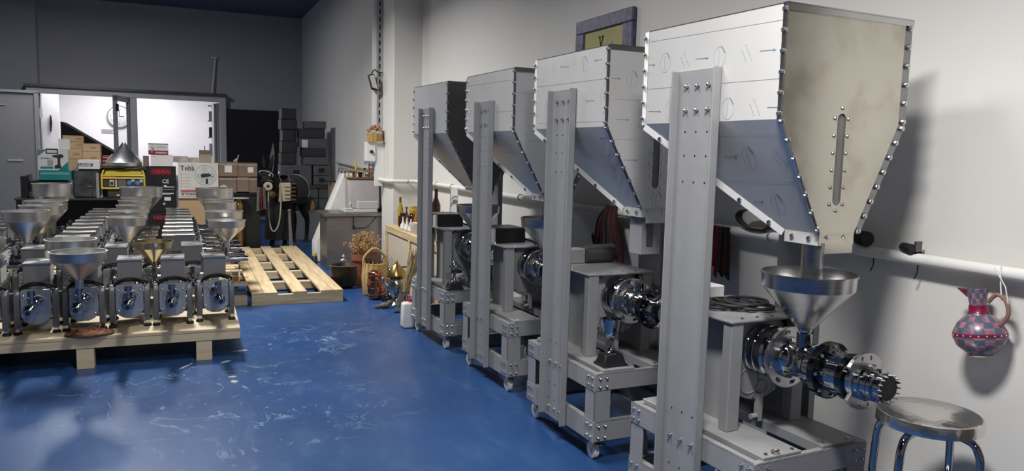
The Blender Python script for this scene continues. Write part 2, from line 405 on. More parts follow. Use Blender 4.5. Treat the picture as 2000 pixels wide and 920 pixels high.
B().box(-0.045, 0, 0.60, 0.66, 0, 2.61).box(-0.045, 0, -0.66, -0.60, 0, 2.61).box(-0.045, 0, -0.66, 0.66, 2.55, 2.61).build('door_frame', mat('dark_brown_frame', (0.09, 0.075, 0.06), 0.5), d3)
# office room beyond the window
of = B().box(-4.2, 2.0, 20.5, 20.65, 0, 3.3).box(-4.35, -4.2, 17.8, 20.65, 0, 3.3).box(1.25, 1.4, 17.8, 20.65, 0, 3.3).box(-4.35, 1.4, 17.8, 20.65, 3.3, 3.4)
struct('wall_office', of, M_office)

# --- window: aluminium partition in front of the opening, slightly skewed to the wall
wt = tag(empty('window_1', (0.96, 17.5, 0), PI+R(4.1)), kind='structure')   # local x runs to the left (as seen), local y toward the viewer
# local: x along the frame from its right end, -y towards hall is +y because of the half turn
W = 3.58
fr = B().box(0, W, -0.02, 0.08, 2.50, 2.62).box(0, 0.125, -0.02, 0.08, 0.95, 2.50).box(W-0.09, W, -0.02, 0.08, 0.95, 2.50).box(1.69, 1.83, -0.02, 0.08, 0.95, 2.50).box(0, W, -0.02, 0.08, 0.85, 0.95)
fr.build('window_frame', M_aluw, wt, bevel=0.006)
B().box(-0.02, W+0.03, -0.03, 0.16, 2.62, 2.67).build('head_flashing', M_dsteel, wt)
# right hand sash jamb, swung back
B().box(0.125, 0.18, -0.4, 0.0, 0.95, 2.48).box(0.19, 0.23, -0.4, -0.06, 0.95, 2.47).build('sash_jamb', M_alu, wt)
B().box(W-0.16, W-0.10, -0.3, 0.10, 0.95, 2.50).box(W-0.22, W-0.18, -0.4, -0.02, 0.95, 2.50).build('sash_jamb', M_alu, wt)
# open leaf hinged at the mullion, turned towards the hall
lf = empty('open_leaf', (1.86, 0.06, 0), R(68)); lf.parent = wt
B().box(0, 0.08, 0, 0.05, 0.97, 2.5).box(0.62, 0.72, 0, 0.05, 0.97, 2.5).box(0, 0.72, 0, 0.05, 2.40, 2.5).box(0, 0.72, 0, 0.05, 0.97, 1.07).build('leaf_frame', M_alu, lf)
B().box(0.08, 0.62, 0.02, 0.03, 1.07, 2.40).build('pane', M_pane, lf)
B().box(0.66, 0.69, 0.05, 0.09, 2.2, 2.34).build('leaf_handle', M_black, lf)

# grey glass sliding door in front of the left side of the partition
dr = tag(empty('door_1', (0, 0, 0)), kind='structure')
B().box(-2.9, -2.02, 14.0, 14.04, 0.0, 2.33).build('frosted_pane', mat('frosted_grey_glass', (0.30, 0.30, 0.31), 0.18, alpha=0.80, noise=0.05, nscale=2), dr)
B().box(-2.02, -1.97, 13.98, 14.06, 0.0, 2.34).box(-3.9, -1.97, 13.98, 14.06, 2.33, 2.37).box(-3.9, -2.9, 14, 14.04, 0, 2.33).build('door_frame', M_alu, dr)
B().box(-2.9, -2.4, 13.99, 14.0, 2.13, 2.14).box(-2.4, -2.2, 13.99, 14.0, 1.28, 1.30).build('door_sticker', M_aluw, dr)
B().box(-1.95, -1.92, 13.97, 14.05, 1.3, 1.45).box(-1.95, -1.92, 13.97, 14.05, 1.95, 2.1).build('hinge', M_aluw, dr)

# office things
dd = tag(empty('door_2', (0, 0, 0)), kind='structure')
B().box(-2.62, -2.29, 18.95, 19.0, 0, 2.75).build('door_leaf', M_white, dd)
B().prism([(-2.455, 18.94, 1.80), (-2.435, 18.94, 1.80), (-2.415, 18.94, 1.98), (-2.43, 18.94, 2.14), (-2.45, 18.94, 2.14), (-2.46, 18.94, 1.98)], (0, -0.05, 0)).build('door_handle', M_black, dd)
st = B().prism([(-2.28, 19.05, 2.02), (-0.35, 19.05, 0.80), (-0.35, 19.05, 0.5), (-2.28, 19.05, 0.5)], (0, 1.0, 0))
tag(st.build('staircase_underside', mat('matt_black_soffit', (0.004, 0.004, 0.004), 0.95, spec=0.1)), 'black sloping underside of a staircase seen through the office window', 'staircase')
ck = thing('wall_clock', 'round white clock with large numerals on the office wall', 'clock', (-1.235, 20.46, 2.215))
B().lathe([(0.24, 0), (0.24, 0.03), (0.225, 0.04)], axis=(0, -1, 0), n=36).build('clock_face', M_whiteprint, ck)
B().torus((0, -0.035, 0), 0.243, 0.014, (0, 1, 0), 40, 8).build('clock_rim', M_alu, ck)
for h in range(1, 13):
    a = PI/2-h*PI/6
    text(str(h), 0.085, M_alu, (0.18*math.cos(a), -0.041, 0.18*math.sin(a)-0.03), ck, align='CENTER', name='numeral')
B().box(-0.006, 0.006, -0.046, -0.042, 0, 0.15).build('minute_hand', M_black, ck)
B().box(0, 0.1, -0.046, -0.042, -0.008, 0.008).build('hour_hand', M_black, ck)
for k, ww in enumerate((0.30, 0.24, 0.28)):
    o = B().box(-1.62, -1.62+ww, 20.47, 20.49, 1.90-0.035*k, 1.905-0.035*k).build('wall_lettering_line', M_alu)
    tag(o, ('top', 'middle', 'bottom')[k]+' grey lettering line on the office wall below the clock', 'lettering', 'lettering on the office wall')
sh = thing('office_shelf', 'narrow shelf with files inside the office at the right window jamb', 'shelf', (0.72, 18.4, 0))
for z in (1.35, 1.75, 2.12, 2.45): B().box(-0.08, 0.35, -0.05, 0.25, z, z+0.02).build('shelf_board', M_alu, sh)
B().box(0.0, 0.03, -0.05, 0.25, 0, 2.5).build('shelf_post', M_alu, sh)
for z, h, c in ((1.37, 0.26, M_alu), (1.77, 0.22, M_blackcard), (2.14, 0.2, M_alu)): B().box(-0.06, 0.0, -0.04, 0.2, z, z+h).build('file', c, sh)

# black board on the back wall, right of the window
bb = thing('black_board', 'tall matt black board on the back wall right of the window', 'board', (1.02, 17.58, 0))
B().box(0, 1.04, -0.05, 0, 0.1, 2.37).build('board_panel', M_black, bb)
B().box(1.05, 1.13, -0.07, 0.02, 0.0, 2.39).build('board_edge_post', M_alu, bb)
B().cyl((0.70, 17.45, 2.68), (0.775, 17.52, 3.42), 0.022, n=8)
tag(B().tube([(0.70, 17.5, 2.67), (0.775, 17.56, 3.42)], 0.022).box(0.69, 0.80, 17.5, 17.61, 3.40, 3.44).build('leaning_rod', M_aluw), 'pale rod leaning on the dark wall above the window', 'rod')

# ------------------------------------------------------------------ pipe along the right wall and round the pillar
pp = thing('wall_pipe', 'long white pipe running along the right wall and round the pillar', 'pipe')
zp = 1.205
pts = [(2.79, -4.9, zp), (2.79, 2, zp), (2.79, 5, zp), (2.79, 9.28, zp), (2.775, 9.37, zp), (2.73, 9.40, zp), (2.49, 9.40, zp), (2.44, 9.42, zp), (2.425, 9.48, zp), (2.425, 10.0, zp)]
B().tube(pts, 0.024, 12).build('pipe_run', M_white, pp)
for y in (0.6, 3.05, 4.4, 6.2, 7.35, 8.05, 8.6): B().torus((2.79, y, zp), 0.026, 0.006, (0, 1, 0), 16, 6).box(2.80, 2.852, y-0.008, y+0.008, zp-0.008, zp+0.008).build('pipe_clamp', M_alu, pp)
B().torus((2.66, 9.40, zp), 0.026, 0.006, (1, 0, 0), 16, 6).box(2.655, 2.665, 9.40, 9.462, zp-0.006, zp+0.006).build('pipe_clamp', M_alu, pp)
# pipe in the recess
p2 = thing('recess_pipe', 'thin double grey pipe on the recessed wall by the steel boxes', 'pipe')
B().tube([(2.52, 10.75, 1.30), (2.52, 13.4, 1.36)], 0.018).tube([(2.52, 10.75, 1.24), (2.52, 13.1, 1.28), (2.52, 13.2, 1.20), (2.52, 13.2, 0.55)], 0.018).build('pipe_run', M_aluw, p2)
so = thing('wall_socket', 'black wall socket on the recessed wall beside the steel boxes', 'socket', (2.555, 12.9, 0.72))
B().box(-0.06, 0, -0.07, 0.07, -0.12, 0.12).build('socket_box', M_black, so, bevel=0.01)
B().tube([(-0.04, 0, 0.12), (-0.05, 0.02, 0.3), (-0.03, 0.05, 0.5)], 0.01).build('socket_cable', M_black, so)
# black round fittings on the pipe behind the nearest press
for y, r, lab in ((2.46, 0.033, 'large black round rubber plug on the white pipe'), (2.235, 0.019, 'small black round plug with a bracket on the white pipe')):
    t = thing('pipe_plug', lab, 'plug', (2.775, y, zp+0.024+r))
    B().lathe([(r*0.9, -0.035), (r, -0.03), (r, 0.03), (r*0.85, 0.036)], axis=(0.35, 1, 0), n=20).build('plug_body', M_rubber, t)
    if r < 0.03: B().box(0.0, 0.035, -0.04, -0.03, -0.02, 0.03).box(0.0, 0.05, -0.04, 0.02, -0.021, -0.014).build('bracket', M_dsteel, t)
for y in (2.42, 2.20):
    tag(B().tube([(2.80, y, zp-0.022), (2.805, y+0.004, zp-0.06), (2.80, y+0.012, zp-0.085)], 0.003, 6).build('dangling_wire', M_black),
        'short black wire under the pipe, %s' % ('nearer the hopper' if y > 2.3 else 'below the small plug'), 'wire')
# cable tray, floodlight, electrical box and planter at the pillar
tr = thing('cable_tray', 'perforated metal cable tray rising along the pillar edge', 'cable tray', (2.452, 10.06, 0))
B().box(-0.034, 0.034, 0.0, 0.01, 1.84, 4.4).box(-0.038, -0.032, -0.025, 0.01, 1.84, 4.4).box(0.032, 0.038, -0.025, 0.01, 1.84, 4.4).build('tray_channel', M_aluw, tr)
sl = B()
z = 1.85
while z < 4.3:
    sl.box(-0.004, 0.012, -0.002, 0.0005, z, z+0.06); z += 0.10
stuff(sl.build('slot_row', M_black, tr))
B().box(-0.085, -0.04, 0.0, 0.05, 1.72, 4.4).build('white_conduit', M_white, tr)
fl = thing('floodlight', 'small black floodlight clipped to the cable tray', 'floodlight', (2.385, 9.98, 2.47))
B().hexbox([(-0.05, -0.05, -0.10), (0.02, -0.05, -0.12), (0.02, 0.05, -0.12), (-0.05, 0.05, -0.10), (-0.10, -0.05, 0.08), (-0.03, -0.05, 0.10), (-0.03, 0.05, 0.10), (-0.10, 0.05, 0.08)]).build('lamp_body', M_black, fl, bevel=0.006)
B().prism([(-0.053, -0.056, -0.08), (0.012, -0.056, -0.095), (-0.035, -0.056, 0.085), (-0.095, -0.056, 0.065)][::1], (0, 0.006, 0)).build('lamp_glass', M_aluw, fl)
B().tube(smooth_path([(-0.06, 0, 0.09), (-0.02, 0, 0.15), (0.04, 0, 0.12), (0.09, 0, 0.12)]), 0.008).build('bracket_cable', M_black, fl)
eb = thing('switch_box', 'white electrical box with a black rotary knob beside the pillar', 'electrical box', (2.245, 9.88, 1.44))
B().box(0, 0.12, 0, 0.14, 0, 0.25).build('box_body', M_white, eb, bevel=0.006)
B().lathe([(0.022, 0), (0.022, 0.02), (0.014, 0.03)], c=(0.065, 0, 0.125), axis=(0, -1, 0), n=14).build('knob', M_black, eb)
B().box(0.125, 0.238, 0.02, 0.10, -0.32, 0.24).build('side_cover', M_white, eb)
pb = thing('basket_planter', 'small straw basket of dried flowers on top of the switch box', 'basket', (2.365, 9.94, 1.695))
B().box(-0.11, 0.12, -0.09, 0.06, -0.005, 0.008).build('basket_base', M_wicker, pb)
B().lathe([(0.085, 0.01), (0.10, 0.08), (0.105, 0.11), (0.09, 0.11), (0.08, 0.02)], n=16).build('basket_body', M_wicker, pb)
for k in range(12): B().tube(arc((0, 0, 0), 0.103, 2*PI*k/12, 2*PI*k/12+0.01, 1, 'xy') and [(0.088*math.cos(k*PI/6), 0.088*math.sin(k*PI/6), 0.01), (0.108*math.cos(k*PI/6), 0.108*math.sin(k*PI/6), 0.115)], 0.006, 5).build('basket_stake', M_wicker, pb)
bl = B()
for k in range(60):
    a = random.uniform(0, 2*PI); q = random.uniform(0, 0.105); z = 0.12+0.07*(1-(q/0.11)**2)+random.uniform(-0.02, 0.02)
    bl.ball((q*math.cos(a), q*math.sin(a), z), random.uniform(0.010, 0.020), 6, m=4)
stuff(bl.build('dried_flowers', mat('faded_flower', (0.45, 0.25, 0.15), 0.8, noise=0.35, nscale=60), pb))
# painting
pf = thing('painting', 'framed plant painting with a mottled purple frame on the right wall', 'painting', (2.845, 4.90, 2.25))
fb = B()
for y0, y1, z0, z1 in ((-0.40, 0.40, 0.25, 0.345), (-0.40, 0.40, -0.345, -0.25), (-0.40, -0.275, -0.25, 0.25), (0.275, 0.40, -0.25, 0.25)): fb.box(-0.035, 0, y0, y1, z0, z1)
fb.build('picture_frame', mat('mottled_purple_frame', (0.085, 0.075, 0.15), 0.35, noise=0.55, nscale=22), pf, bevel=0.006)
B().box(-0.02, 0, -0.275, 0.275, -0.25, 0.25).build('canvas', mat('yellow_canvas', (0.42, 0.40, 0.17), 0.6, noise=0.08, nscale=6), pf)
M_leaf = mat('dark_leaf_paint', (0.06, 0.055, 0.03), 0.6)
for (y, z, ty, tz, wd) in ((0.13, 0.02, 0.17, 0.14, 0.03), (-0.07, 0.02, -0.13, 0.15, 0.03), (0.06, -0.2, 0.13, 0.03, 0.04), (-0.02, -0.2, -0.07, 0.03, 0.04)):
    B().prism([(-0.022, y-wd/2, z), (-0.022, y+wd/2, z), (-0.022, ty, tz)], (0.0015, 0, 0)).build('painted_leaf', M_leaf, pf)
B().tube([(-0.021, 0.04, -0.2), (-0.021, 0.04, 0.06), (-0.021, 0.03, 0.12), (-0.021, 0.05, 0.19)], 0.005, 5).tube([(-0.021, 0.03, 0.12), (-0.021, 0.005, 0.19)], 0.005, 5).ball((-0.021, 0.005, 0.195), 0.010).ball((-0.021, 0.05, 0.195), 0.010).build('painted_stem', M_leaf, pf)

# ------------------------------------------------------------------ big oil presses
# local frame: x from the aisle side to the wall, -y towards the camera end, z up
def Lp(x, ly, z): return Vector((x, -ly, z))
ZT, ZK, ZB = 2.133, 1.739, 1.332
HX0, HX1, HY0, HY1 = 0.0, 0.606, 0.026, 0.806
GX0, GX1, GY0, GY1 = 0.229, 0.405, 0.638, 0.798
bolt_b = B().lathe([(0.0075, 0), (0.0075, 0.003), (0.006, 0.006), (0.0025, 0.0075)], n=8)
bolt_me = bolt_b.mesh('bolt', M_bolt)
nut_b = B().lathe([(0.0085, -0.004), (0.0085, 0.001), (0.0055, 0.001), (0.0055, 0.009), (0.003, 0.011)], n=6)
nut_me = nut_b.mesh('bolt', M_bolt)
def bolts(parent, spots, individually, me=None, scale=1.0):
    """spots: list of (pos, direction)"""
    me = me or bolt_me
    if individually:
        for p, d in spots:
            o = link('bolt', me, parent, p, Vector(d).to_track_quat('Z', 'Y').to_euler()); o.scale = (scale,)*3
    else:
        b = B(); V = [v.co.copy() for v in me.vertices]; F = [tuple(f.vertices) for f in me.polygons]
        for p, d in spots:
            q = Vector(d).to_track_quat('Z', 'Y')
            b.add([Vector(p)+q @ (v*scale) for v in V], F)
        o = b.build('bolt_set', M_bolt, parent); o['kind'] = 'stuff'
def sheet(b, pts, n, t=0.003): return b.prism(pts, Vector(n).normalized()*-t)
def plate_hole(name, outer, holes, y, t, m, parent):
    """flat sheet in the xz plane at local y with holes"""
    bm = bmesh.new(); es = []
    for loop in [outer]+holes:
        vs = [bm.verts.new((p[0], y, p[1])) for p in loop]
        es += [bm.edges.new((vs[i], vs[(i+1) % len(vs)])) for i in range(len(vs))]
    bmesh.ops.triangle_fill(bm, use_beauty=True, edges=es)
    ex = bmesh.ops.extrude_face_region(bm, geom=bm.faces[:])
    bmesh.ops.translate(bm, verts=[g for g in ex['geom'] if isinstance(g, bmesh.types.BMVert)], vec=(0, t, 0))
    bmesh.ops.recalc_face_normals(bm, faces=bm.faces)
    me = bpy.data.meshes.new(name); bm.to_mesh(me); bm.free(); me.materials.append(m)
    return link(name, me, parent)
def slot_loop(cx, z0, z1, r, n=8):
    return [(cx+r*math.cos(PI*i/n), z1-r+r*math.sin(PI*i/n)) for i in range(n+1)]+[(cx+r*math.cos(PI+PI*i/n), z0+r+r*math.sin(PI+PI*i/n)) for i in range(n+1)]
def aisle_pt(ly, z, off=0.0012):
    x = HX0 if z >= ZK else HX0+(GX0-HX0)*(ZK-z)/(ZK-ZB)
    n = Vector((-1, 0, 0)) if z >= ZK else Vector((-1, 0, -(GX0)/(ZK-ZB))).normalized()
    return Lp(x, ly, z)+n*off
def print_marks(b, bl, P, circles, texts, arrows, lines, tz=1.0):
    """flat printing of the protective film; P maps (u, z) to the sheet"""
    def seg(bb, a, c, w=0.0022):
        a, c = Vector(a), Vector(c); d = (c-a).normalized(); s = Vector((-d.y, d.x))*w/2
        q = [P(*(a+s)), P(*(a-s)), P(*(c-s)), P(*(c+s))]
        bb.add(q, [(0, 1, 2, 3)])
    for (u, z) in circles:
        r = 0.040
        for i in range(24):
            a0, a1 = 2*PI*i/24, 2*PI*(i+1)/24
            seg(bl, (u+r*0.8*math.cos(a0), z+r*math.sin(a0)), (u+r*0.8*math.cos(a1), z+r*math.sin(a1)), 0.0016)
        seg(b, (u+0.012, z+r*0.95), (u+0.030, z+r*0.35), 0.006)
        seg(bl, (u-0.001, z+r*0.8), (u-0.006, z-r*0.8), 0.0035)
    for (u, z) in texts:
        for k, (o, l) in enumerate(((-0.010, 0.055), (0.012, 0.075))):
            n = 7
            for i in range(n):
                t0 = -0.5+i/n; t1 = t0+0.6/n
                dx, dz = 0.50, -0.86
                seg(bl, (u+o+dx*l*t0, z+o*0.5+dz*l*t0), (u+o+dx*l*t1, z+o*0.5+dz*l*t1), 0.004)
    for i in range(0, len(arrows), 2):
        a, c = arrows[i], arrows[i+1]
        seg(b, a, c, 0.0024)
        d = (Vector(c)-Vector(a)).normalized(); e = Vector(c); n = Vector((-d.y, d.x))
        b.add([P(*(e+d*0.006)), P(*(e-d*0.008+n*0.006)), P(*(e-d*0.008-n*0.006))], [(0, 1, 2)])
    for i in range(0, len(lines), 2): seg(bl, lines[i], lines[i+1], 0.0018)

def channel(b, x0, x1, y0, y1, z0, z1, t=0.006, lip=0.03):
    """rail of thin plate: outer web plus top and bottom lips (local coordinates, long side found automatically)"""
    return b.box(x0, x1, y0, y1, z0, z1)

def big_press(idx, label):
    near = idx == 4
    rot = {1: 3.162, 2: 2.379, 3: 1.525, 4: 3.0}[idx]
    loc = {1: (1.884, 6.497), 2: (1.935, 5.307), 3: (1.917, 4.101), 4: (1.880, 2.895)}[idx]
    t = thing('oil_press', label, 'press', (*loc, 0), R(rot), 'tall oil presses along the right wall')
    side_m = M_film if idx >= 2 else M_filmB
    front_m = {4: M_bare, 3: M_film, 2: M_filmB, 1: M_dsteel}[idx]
    # ---- hopper
    hb = B()
    sheet(hb, [Lp(HX0, HY0, ZT), Lp(HX1, HY0, ZT), Lp(HX1, HY0, ZK), Lp(HX0, HY0, ZK)], (0, 1, 0))
    sheet(hb, [Lp(HX0, HY0, ZK), Lp(HX1, HY0, ZK), Lp(GX1, GY0, ZB), Lp(GX0, GY0, ZB)], (0, 0.56, -0.83))
    sheet(hb, [Lp(HX1, HY0, ZT), Lp(HX1, HY1, ZT), Lp(HX1, HY1, ZK), Lp(HX1, HY0, ZK)], (1, 0, 0))
    sheet(hb, [Lp(HX1, HY0, ZK), Lp(HX1, HY1, ZK), Lp(GX1, GY1, ZB), Lp(GX1, GY0, ZB)], (0.88, 0, -0.47))
    hop = hb.build('hopper', M_steel, t)
    ap = B()
    sheet(ap, [Lp(HX0, HY0, ZT), Lp(HX0, HY1, ZT), Lp(HX0, HY1, ZK), Lp(HX0, HY0, ZK)], (-1, 0, 0))
    sheet(ap, [Lp(HX0, HY0, ZK), Lp(HX0, HY1, ZK), Lp(GX0, GY1, ZB), Lp(GX0, GY0, ZB)], (-0.87, 0, -0.49))
    ap.build('side_panel', side_m, hop, sharp=20)
    # top rim lips
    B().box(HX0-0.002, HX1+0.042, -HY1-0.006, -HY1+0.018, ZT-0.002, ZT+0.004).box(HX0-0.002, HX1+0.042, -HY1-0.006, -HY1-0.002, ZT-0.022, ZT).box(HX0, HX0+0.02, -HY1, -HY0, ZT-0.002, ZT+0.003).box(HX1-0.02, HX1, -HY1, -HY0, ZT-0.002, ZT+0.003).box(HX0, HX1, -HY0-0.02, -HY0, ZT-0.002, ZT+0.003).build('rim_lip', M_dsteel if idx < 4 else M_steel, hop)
    # front sheet
    out = [(HX0, ZT), (HX1, ZT), (HX1, ZK), (GX1, ZB), (GX0, ZB), (HX0, ZK)]
    scx = 0.300
    holes = [slot_loop(scx, 1.435, 1.771, 0.0215)] if idx >= 2 else []
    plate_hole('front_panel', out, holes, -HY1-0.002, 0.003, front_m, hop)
    if idx >= 2: B().box(scx-0.03, scx+0.03, -HY1+0.003, -HY1+0.006, 1.42, 1.785).build('sight_window', mat('smoky_acrylic', (0.17, 0.17, 0.165), 0.12, noise=0.1), hop)
    # flanges: back edge (white on the film side), wall side of the front
    fm = side_m
    f = B()
    f.prism([Lp(HX0, HY0, ZT), Lp(HX0, HY0, ZK-0.004), Lp(HX0, HY0-0.028, ZK-0.004), Lp(HX0, HY0-0.028, ZT)], (0.004, 0, 0))
    f.build('back_flange', M_white if idx >= 3 else fm, hop)
    e = Vector((GX0-HX0, -(GY0-HY0), ZB-ZK)).normalized(); nb = Vector((0, 0.56, -0.83)).normalized()
    d0 = Lp(HX0, HY0, ZK); d1 = Lp(GX0, GY0, ZB); nf = e.cross(nb).normalized(); nf = nf if nf.x < 0 else -nf
    B().prism([d0, d1, d1+nb*0.03, d0+nb*0.03], -nf*0.004).build('slope_flange', M_white if idx >= 2 else fm, hop)
    g0 = Lp(HX1, HY1, ZK); g1 = Lp(GX1, GY1, ZB)
    B().prism([Lp(HX1, HY1, ZT), Lp(HX1+0.042, HY1, ZT), Lp(HX1+0.042, HY1, ZK), Lp(HX1, HY1, ZK)], (0, 0.004, 0)).prism([g0, g0+Vector((0.042, 0, 0)), g1+Vector((0.046, 0, 0)), g1], (0, 0.004, 0)).build('front_flange', mat('grey_flange_steel', (0.30, 0.30, 0.30), 0.3, 0.9), hop)
    B().box(HX0-0.006, HX0+0.002, -HY1-0.004, -HY1+0.012, ZK, ZT).hexbox([Lp(GX0-0.004, GY1, ZB), Lp(GX0+0.004, GY1, ZB), Lp(GX0+0.004, GY1-0.014, ZB), Lp(GX0-0.004, GY1-0.014, ZB), Lp(HX0-0.006, HY1+0.004, ZK), Lp(HX0+0.003, HY1+0.004, ZK), Lp(HX0+0.003, HY1-0.012, ZK), Lp(HX0-0.006, HY1-0.012, ZK)]).build('edge_seam', M_dsteel if idx < 4 else M_steel, hop)
    sp = []
    for k in range(6): sp.append((Lp(HX0-0.004, HY0-0.014, ZT-0.03-k*0.068), (-1, 0, 0)))
    for k in range(1, 6): sp.append((d0.lerp(d1, (k-0.35)/5.1)+nb*0.015+nf*0.001, nf))
    sn = []
    for k in range(6): sn.append((Lp(HX0-0.006, HY1-0.003, ZT-0.02-k*0.071), (-1, -0.4, 0)))
    for k in range(7):
        q = Lp(HX0, HY1, ZK).lerp(Lp(GX0, GY1, ZB), (k+0.1)/6.3); sn.append((q+Vector((-0.006, -0.004, 0)), (-1, -0.4, -0.3)))
    sf = []
    for k in range(6): sf.append((Lp(HX1+0.024, HY1+0.001, ZT-0.03-k*0.070), (0, -1, 0)))
    for k in range(8): sf.append((g0.lerp(g1, (k+0.2)/7.3)+Vector((0.026, -0.001, 0)), (0, -1, 0)))
    if idx >= 2:
        for k in range(6):
            z = 1.752-k*0.0625
            sf += [(Lp(scx-0.034, HY1+0.002, z), (0, -1, 0)), (Lp(scx+0.034, HY1+0.002, z), (0, -1, 0))]
        sf += [(Lp(scx, HY1+0.002, 1.79), (0, -1, 0)), (Lp(scx, HY1+0.002, 1.416), (0, -1, 0))]
    # collar and chute under the hopper
    B().box(GX0, GX1, -GY1, -GY0, ZB-0.045, ZB).build('spout_collar', side_m, hop)
    B().box(GX0+0.002, GX1+0.008, -GY1-0.004, -GY1, ZB-0.045, ZB+0.012).box(GX0+0.025, GX1-0.005, -GY1-0.012, -GY1-0.004, ZB-0.075, ZB-0.035).build('slide_gate', front_m, hop)
    sp += [(Lp(GX0-0.001, GY0+0.04, ZB-0.02), (-1, 0, 0)), (Lp(GX0-0.001, GY0+0.12, ZB-0.02), (-1, 0, 0))]
    sf += [(Lp(GX0+0.04, GY1+0.004, ZB-0.015), (0, -1, 0)), (Lp(GX0+0.13, GY1+0.004, ZB-0.015), (0, -1, 0))]
    if idx == 3:
        B().box(GX0+0.03, GX1-0.03, -GY1+0.03, -GY0-0.02, 1.09, ZB-0.045).build('chute', M_gray, hop)
        B().box(GX0+0.06, GX0+0.10, -GY1+0.028, -GY1+0.031, 1.13, 1.26).build('chute_slot', M_dsteel, hop)
    else:
        B().cyl(Lp(0.312, 0.705, ZB-0.045), Lp(0.318, 0.70, 1.085), 0.042, n=20).build('chute', M_steel, hop)
    bolts(hop, sp, near, bolt_me, 1.3); bolts(hop, sn, near, nut_me, 1.35); bolts(hop, sf[:14], near, bolt_me, 1.6); bolts(hop, sf[14:], near, bolt_me, 0.95)
    # film printing
    if idx >= 3:
        b, bl = B(), B()
        if idx == 4:
            print_marks(b, bl, aisle_pt, [(0.145,1.992),(0.478,1.982),(0.539,1.785),(0.193,1.791),(0.588,1.607),(0.649,1.431)],
                [(0.272,1.986),(0.621,1.978),(0.677,1.780),(0.735,1.600),(0.784,1.434)][:4],
                [(0.340,1.988),(0.410,1.985),(0.688,1.983),(0.761,1.980),(0.03,1.993),(0.072,1.989),(0.047,1.793),(0.126,1.790),(0.740,1.782),(0.795,1.780),(0.450,1.606),(0.521,1.607),(0.520,1.431),(0.574,1.433)],
                [(0.041,2.090),(0.80,2.078),(0.036,1.889),(0.80,1.879),(0.05,1.693),(0.775,1.685),(0.393,1.507),(0.77,1.517)])
        else:
            print_marks(b, bl, aisle_pt, [(0.562,2.063),(0.678,1.512)], [(0.234,2.071),(0.456,2.088),(0.750,1.890),(0.176,1.865),(0.613,1.679)],
                [(0.404,2.064),(0.315,2.070),(0.741,2.069),(0.671,2.070),(0.679,1.872),(0.600,1.872),(0.766,1.682),(0.694,1.682)],
                [(0.031,1.981),(0.80,1.973),(0.05,1.772),(0.80,1.765),(0.425,1.595),(0.77,1.601)])
            fp = lambda u, z: Vector((u, -HY1-0.0032, z))
            print_marks(b, bl, fp, [(0.134,1.975),(0.259,1.577),(0.194,1.778),(0.505,1.975),(0.313,1.378)], [(0.390,1.566),(0.304,1.988),(0.44,1.78)],
                [(0.012,1.972),(0.060,1.974),(0.046,1.775),(0.119,1.776),(0.103,1.577),(0.178,1.577)],
                [(0.024,1.873),(0.60,1.878),(0.051,1.679),(0.27,1.679),(0.33,1.679),(0.55,1.679),(0.161,1.482),(0.27,1.48),(0.33,1.48),(0.468,1.479)])
        b.build('film_print', M_print, hop); bl.build('film_print', M_printline, hop)
    elif idx == 2:
        bl = B(); b = B()
        print_marks(b, bl, aisle_pt, [], [(0.3, 2.05)], [], [(0.03, 2.07), (0.80, 2.06), (0.03, 1.87), (0.80, 1.865), (0.45, 1.6), (0.77, 1.6)])
        print_marks(b, bl, lambda u, z: Vector((u, -HY1-0.0032, z)), [], [(0.10, 2.08), (0.08, 1.86)], [], [(0.02, 1.98), (0.5, 1.98), (0.03, 1.68), (0.3, 1.68)])
        bl.build('film_print', M_printline, hop)
    # ---- posts: channel on the aisle side, one on the wall side
    py0, py1, pz0, pz1 = 0.245, 0.50, 0.112, 1.945
    tt = 0.006
    po = B().box(-0.008, -0.002, -py1, -py0, pz0, pz1).box(-0.042, -0.002, -py1, -py1+tt, pz0, pz1).box(-0.042, -0.002, -py0-tt, -py0, pz0, pz1).build('post', M_gray, t, bevel=0.002)
    ps = []
    for r_ in range(2):
        for c in range(3): ps.append((Lp(-0.008, py0+0.062+c*0.066, pz1-0.065-r_*0.095), (-1, 0, 0)))
    for z in (0.432, 0.168):
        for c in range(3): ps.append((Lp(-0.008, py0+0.062+c*0.066, z), (-1, 0, 0)))
    bolts(po, ps, near, nut_me, 1.35)
    hl = B()
    for z in (1.70, 1.605, 1.50, 0.55, 0.31, 0.10+0.12):
        for c in range(3): hl.lathe([(0.004, 0), (0.004, 0.0015)], c=Lp(-0.0078, py0+0.062+c*0.066, z), axis=(-1, 0, 0), n=8)
    stuff(hl.build('bolt_hole_set', M_black, po))
    wx = HX1+0.004
    B().box(wx, wx+0.006, -0.47, -0.24, pz0, 1.93).box(wx, wx+0.04, -0.47, -0.464, pz0, 1.93).box(wx, wx+0.04, -0.246, -0.24, pz0, 1.93).build('wall_post', M_gray, t, bevel=0.002)
    # ---- base frame
    bx0, bx1, by0, by1, ztp, zlo = 0.0, 0.60, 0.006, 0.784, 0.482, 0.116
    rh, rl = 0.095, 0.112
    th = 0.008
    for nm, z0, z1 in (('upper_rail', ztp-rh, ztp), ('lower_rail', zlo, zlo+rl)):
        for x in (bx0, bx1):
            s = 1 if x == bx0 else -1
            rb = B().box(min(x, x+s*th), max(x, x+s*th), -by1, -by0, z0, z1)
            rb.box(min(x, x+s*0.035), max(x, x+s*0.035), -by1+0.002, -by0-0.002, z1-th, z1).box(min(x, x+s*0.035), max(x, x+s*0.035), -by1+0.002, -by0-0.002, z0, z0+th)
            ro = rb.build(nm, M_gray, t, bevel=0.0025)
            if x == bx0:
                q = []
                for ly in (by0+0.025, by0+0.065, by1-0.065, by1-0.025):
                    for z in (z0+0.026, z1-0.026): q.append((Lp(x, ly, z), (-1, 0, 0)))
                bolts(ro, q, near, nut_me, 1.2)
